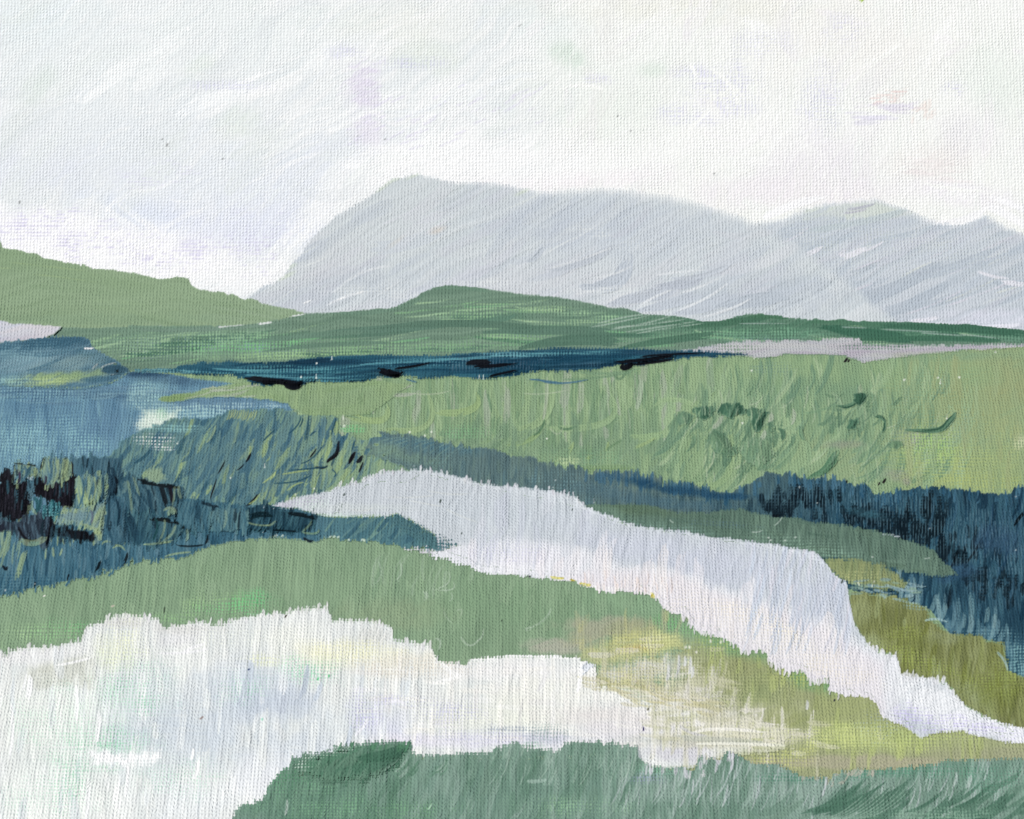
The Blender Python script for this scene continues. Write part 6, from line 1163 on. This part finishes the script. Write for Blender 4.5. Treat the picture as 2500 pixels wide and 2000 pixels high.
# ------------------------------------------------------------------ foreground grass
fg_t = [(560, 2130), (568, 2000), (571, 1972), (600, 1960), (617, 1958), (640, 1945), (649, 1940), (655, 1918), (665, 1895), (707, 1876), (712, 1846), (775, 1839), (824, 1826), (837, 1820), (892, 1815), (957, 1813), (990, 1817), (1004, 1813), (1000, 1830), (1012, 1836), (1016, 1843), (1071, 1844), (1119, 1838), (1184, 1833), (1217, 1825), (1266, 1812), (1288, 1822), (1356, 1832), (1382, 1814), (1434, 1811), (1512, 1817), (1557, 1823), (1567, 1856), (1609, 1875), (1700, 1872), (1708, 1842), (1752, 1856), (1784, 1832), (1833, 1862), (1897, 1865), (1956, 1893), (2027, 1900), (2069, 1873), (2125, 1878), (2190, 1875), (2287, 1862), (2319, 1856), (2500, 1849), (2910, 1840)]
begin("grass", "grey green grass filling the bottom foreground with pale upright brush marks", "grass", GROUND, lift=2.1, kind="structure", thick=.7)
fill(band(fg_t, all_bot, 3, 10, 2, 7, 8, ul=570, ur=2900, warp=3, seed=47, dry=9, edge=8), [(106, 136, 118), (119, 147, 130), (133, 159, 144)], 76, 8, 80, 191, .9, .6)
# dry drag at the left end
speck(ell(660, 1930, 70, 60, 40, .6), (150, 176, 150), .7, .5)
glaze(760, 1930, 190, 90, (98, 132, 111), .9, 15, .6, .4, 50); glaze(900, 1980, 240, 40, (104, 136, 116), .8); glaze(1400, 1940, 200, 60, (112, 142, 126), .7, 0, .8); glaze(1700, 1900, 260, 40, (134, 160, 146), .7); glaze(1960, 1930, 200, 40, (132, 158, 144), .7); glaze(1350, 1980, 300, 40, (122, 150, 134), .6); glaze(2200, 1950, 240, 50, (126, 152, 138), .6); glaze(1850, 1925, 330, 44, (144, 166, 154), .8); glaze(2440, 1900, 120, 40, (112, 144, 126), .8)
for q in range(420):
    u = rng.uniform(620, 2880); v = rng.uniform(1840, 2110)
    right = u > 1900 and v > 1915
    an = rng.uniform(22, 48) if right else 76 + rng.uniform(-18, 14)
    c = [(112, 142, 126), (126, 154, 138), (104, 134, 116), (142, 166, 152), (118, 146, 128), (98, 130, 110)][rng.integers(6)]
    if u < 1000: c = [(98, 132, 110), (108, 140, 118), (90, 124, 102), (112, 144, 124)][rng.integers(4)]
    dab(u, v, an, rng.uniform(50, 140), rng.uniform(9, 24), c, rng.uniform(-.04, .16), op=.6, dry=.36, br=8, hg=.9)
for q in range(130):
    u = rng.uniform(1500, 2440); v = rng.uniform(1865, 1985)
    dab(u, v, 76 + rng.uniform(-12, 12), rng.uniform(30, 90), rng.uniform(2, 4.5), [(176, 190, 186), (160, 180, 170), (186, 196, 196)][rng.integers(3)], rng.uniform(.02, .1), op=.65, dry=.3, br=5, hg=.8)
for q in range(60):
    u = rng.uniform(1200, 1560); v = rng.uniform(1825, 1900)
    dab(u, v, 72 + rng.uniform(-14, 14), rng.uniform(30, 70), rng.uniform(2, 4), [(158, 180, 164), (150, 174, 158), (96, 130, 108)][rng.integers(3)], .06, op=.6, dry=.3, br=5)
for q in range(60):
    u = rng.choice([rng.uniform(2020, 2200), rng.uniform(2240, 2560)]); v = 1960 + rng.normal(0, 22)
    dab(u, v, 30 + rng.uniform(-10, 12), rng.uniform(80, 150), rng.uniform(6, 14), [(84, 118, 99), (92, 126, 106), (76, 112, 92)][rng.integers(3)], .08, op=.75, dry=.32, br=7, hg=.9)
for k in range(9):
    stroke([(1990 + k * 12, 2000), (2050 + k * 14, 1985 - k), (2120 + k * 14, 1930 - k * 2)], 3, (150, 176, 158), op=.6, dry=.4)
for (u, v, ru, rv, th, c) in [(900, 1975, 240, 30, .66, (124, 172, 124)), (1380, 1970, 160, 30, .68, (150, 190, 146)), (2300, 1880, 160, 24, .58, (100, 152, 124)), (2130, 1885, 100, 16, .56, (84, 140, 112)), (2440, 1910, 90, 40, .62, (104, 156, 128)), (1600, 1880, 50, 20, .56, (134, 184, 150)), (1960, 1900, 120, 16, .58, (78, 130, 104)), (1580, 1900, 40, 16, .6, (150, 160, 186)), (700, 1900, 60, 40, .6, (90, 146, 104)), (760, 1960, 160, 60, .72, (130, 176, 136)), (2300, 1990, 160, 20, .5, (150, 184, 158))]:
    speck(ell(u, v, ru, rv, 0, .8, .5, 30), c, th, .7)
# pale paint dragged over the top edge
for q in range(46):
    u = rng.uniform(1560, 1790); v = 1842 + rng.normal(0, 18)
    dab(u, v, 88 + rng.uniform(-12, 12), rng.uniform(20, 50), rng.uniform(5, 11), [(206, 206, 214), (214, 213, 216), (196, 198, 204)][rng.integers(3)], 0, op=.8, dry=.42, br=4, hg=1.1)
for q in range(34):
    u = rng.uniform(1950, 2140); v = 1886 + rng.normal(0, 10)
    dab(u, v, rng.uniform(20, 100), rng.uniform(14, 36), rng.uniform(4, 8), [(174, 176, 156), (178, 176, 160)][rng.integers(2)], .1, op=.75, dry=.42, br=4, hg=1.0)
for (u, v, an, L, w, c) in [(698, 1972, 82, 40, 6, (186, 200, 190)), (1050, 1968, 60, 20, 4, (178, 212, 180)), (1310, 1905, 4, 50, 9, (156, 180, 166)), (1690, 1920, 84, 40, 5, (196, 204, 206)), (1770, 1940, 78, 60, 5, (196, 204, 206)), (1850, 1925, 80, 60, 4, (190, 200, 202)), (2012, 1915, 80, 60, 5, (200, 204, 210)), (2330, 1905, 76, 40, 6, (182, 196, 190)), (2366, 1907, 76, 34, 8, (180, 194, 188))]:
    dab(u, v, an, L, w, c, .06, op=.75, dry=.25, br=4, hg=1)
for q in range(16): dab(1005 + rng.uniform(-30, 80), 1868 + rng.uniform(-10, 20), 50, rng.uniform(20, 50), rng.uniform(4, 8), [(92, 128, 104), (150, 174, 158)][rng.integers(2)], .1, op=.7, dry=.35)
end(thr=.4)

# leaf shaped dark clump at the grass edge
begin("bush", "leaf shaped dark green clump standing at the upper edge of the foreground grass", "bush", GROUND, lift=2.5, thick=.7, mound=.9, mr=7)
fill(poly([(712, 1872), (760, 1846), (830, 1826), (890, 1817), (960, 1815), (992, 1819), (1006, 1812), (1000, 1826), (984, 1850), (962, 1872), (930, 1892), (880, 1906), (820, 1912), (760, 1900)], 16, 12, 18, 24, 5, 9), [(74, 112, 88), (86, 122, 100), (100, 133, 111)], 50, 6, 80, 201, 1.0, .8)
for pts, w, c in [([(760, 1890), (880, 1880), (985, 1822)], 30, (76, 114, 92)), ([(850, 1905), (940, 1890), (1000, 1816)], 16, (64, 102, 80)), ([(870, 1850), (930, 1846), (986, 1826)], 26, (70, 108, 86)), ([(720, 1880), (800, 1850), (880, 1826)], 22, (84, 124, 98))]:
    stroke(pts, w, c, op=.8, dry=.25, br=6, hg=1.0, ridge=1.0, taper=(.4, .15))
for q in range(20):
    u = rng.uniform(820, 1000); dab(u, 1820 + rng.uniform(-3, 8), 70, rng.uniform(12, 26), rng.uniform(3, 6), (84, 130, 96), 0, op=.85, grow=True)
for q in range(46):
    u = rng.uniform(720, 930); v = np.interp(u, [720, 930], [1886, 1904]) + rng.normal(0, 12)
    dab(u, v, rng.uniform(40, 74), rng.uniform(24, 56), rng.uniform(5, 11), [(98, 132, 110), (108, 140, 118), (92, 126, 104)][rng.integers(3)], .05, op=.7, dry=.4, br=6)
speck(ell(800, 1836, 90, 14, 10), (226, 232, 226), .74, .8); speck(ell(730, 1860, 50, 24), (214, 226, 216), .7, .8)
for pts in [[(930, 1888), (960, 1866), (980, 1846)], [(940, 1880), (950, 1872), (958, 1868)]]: stroke(pts, 3, (140, 166, 150), op=.6, dry=.2)
end(thr=.45)
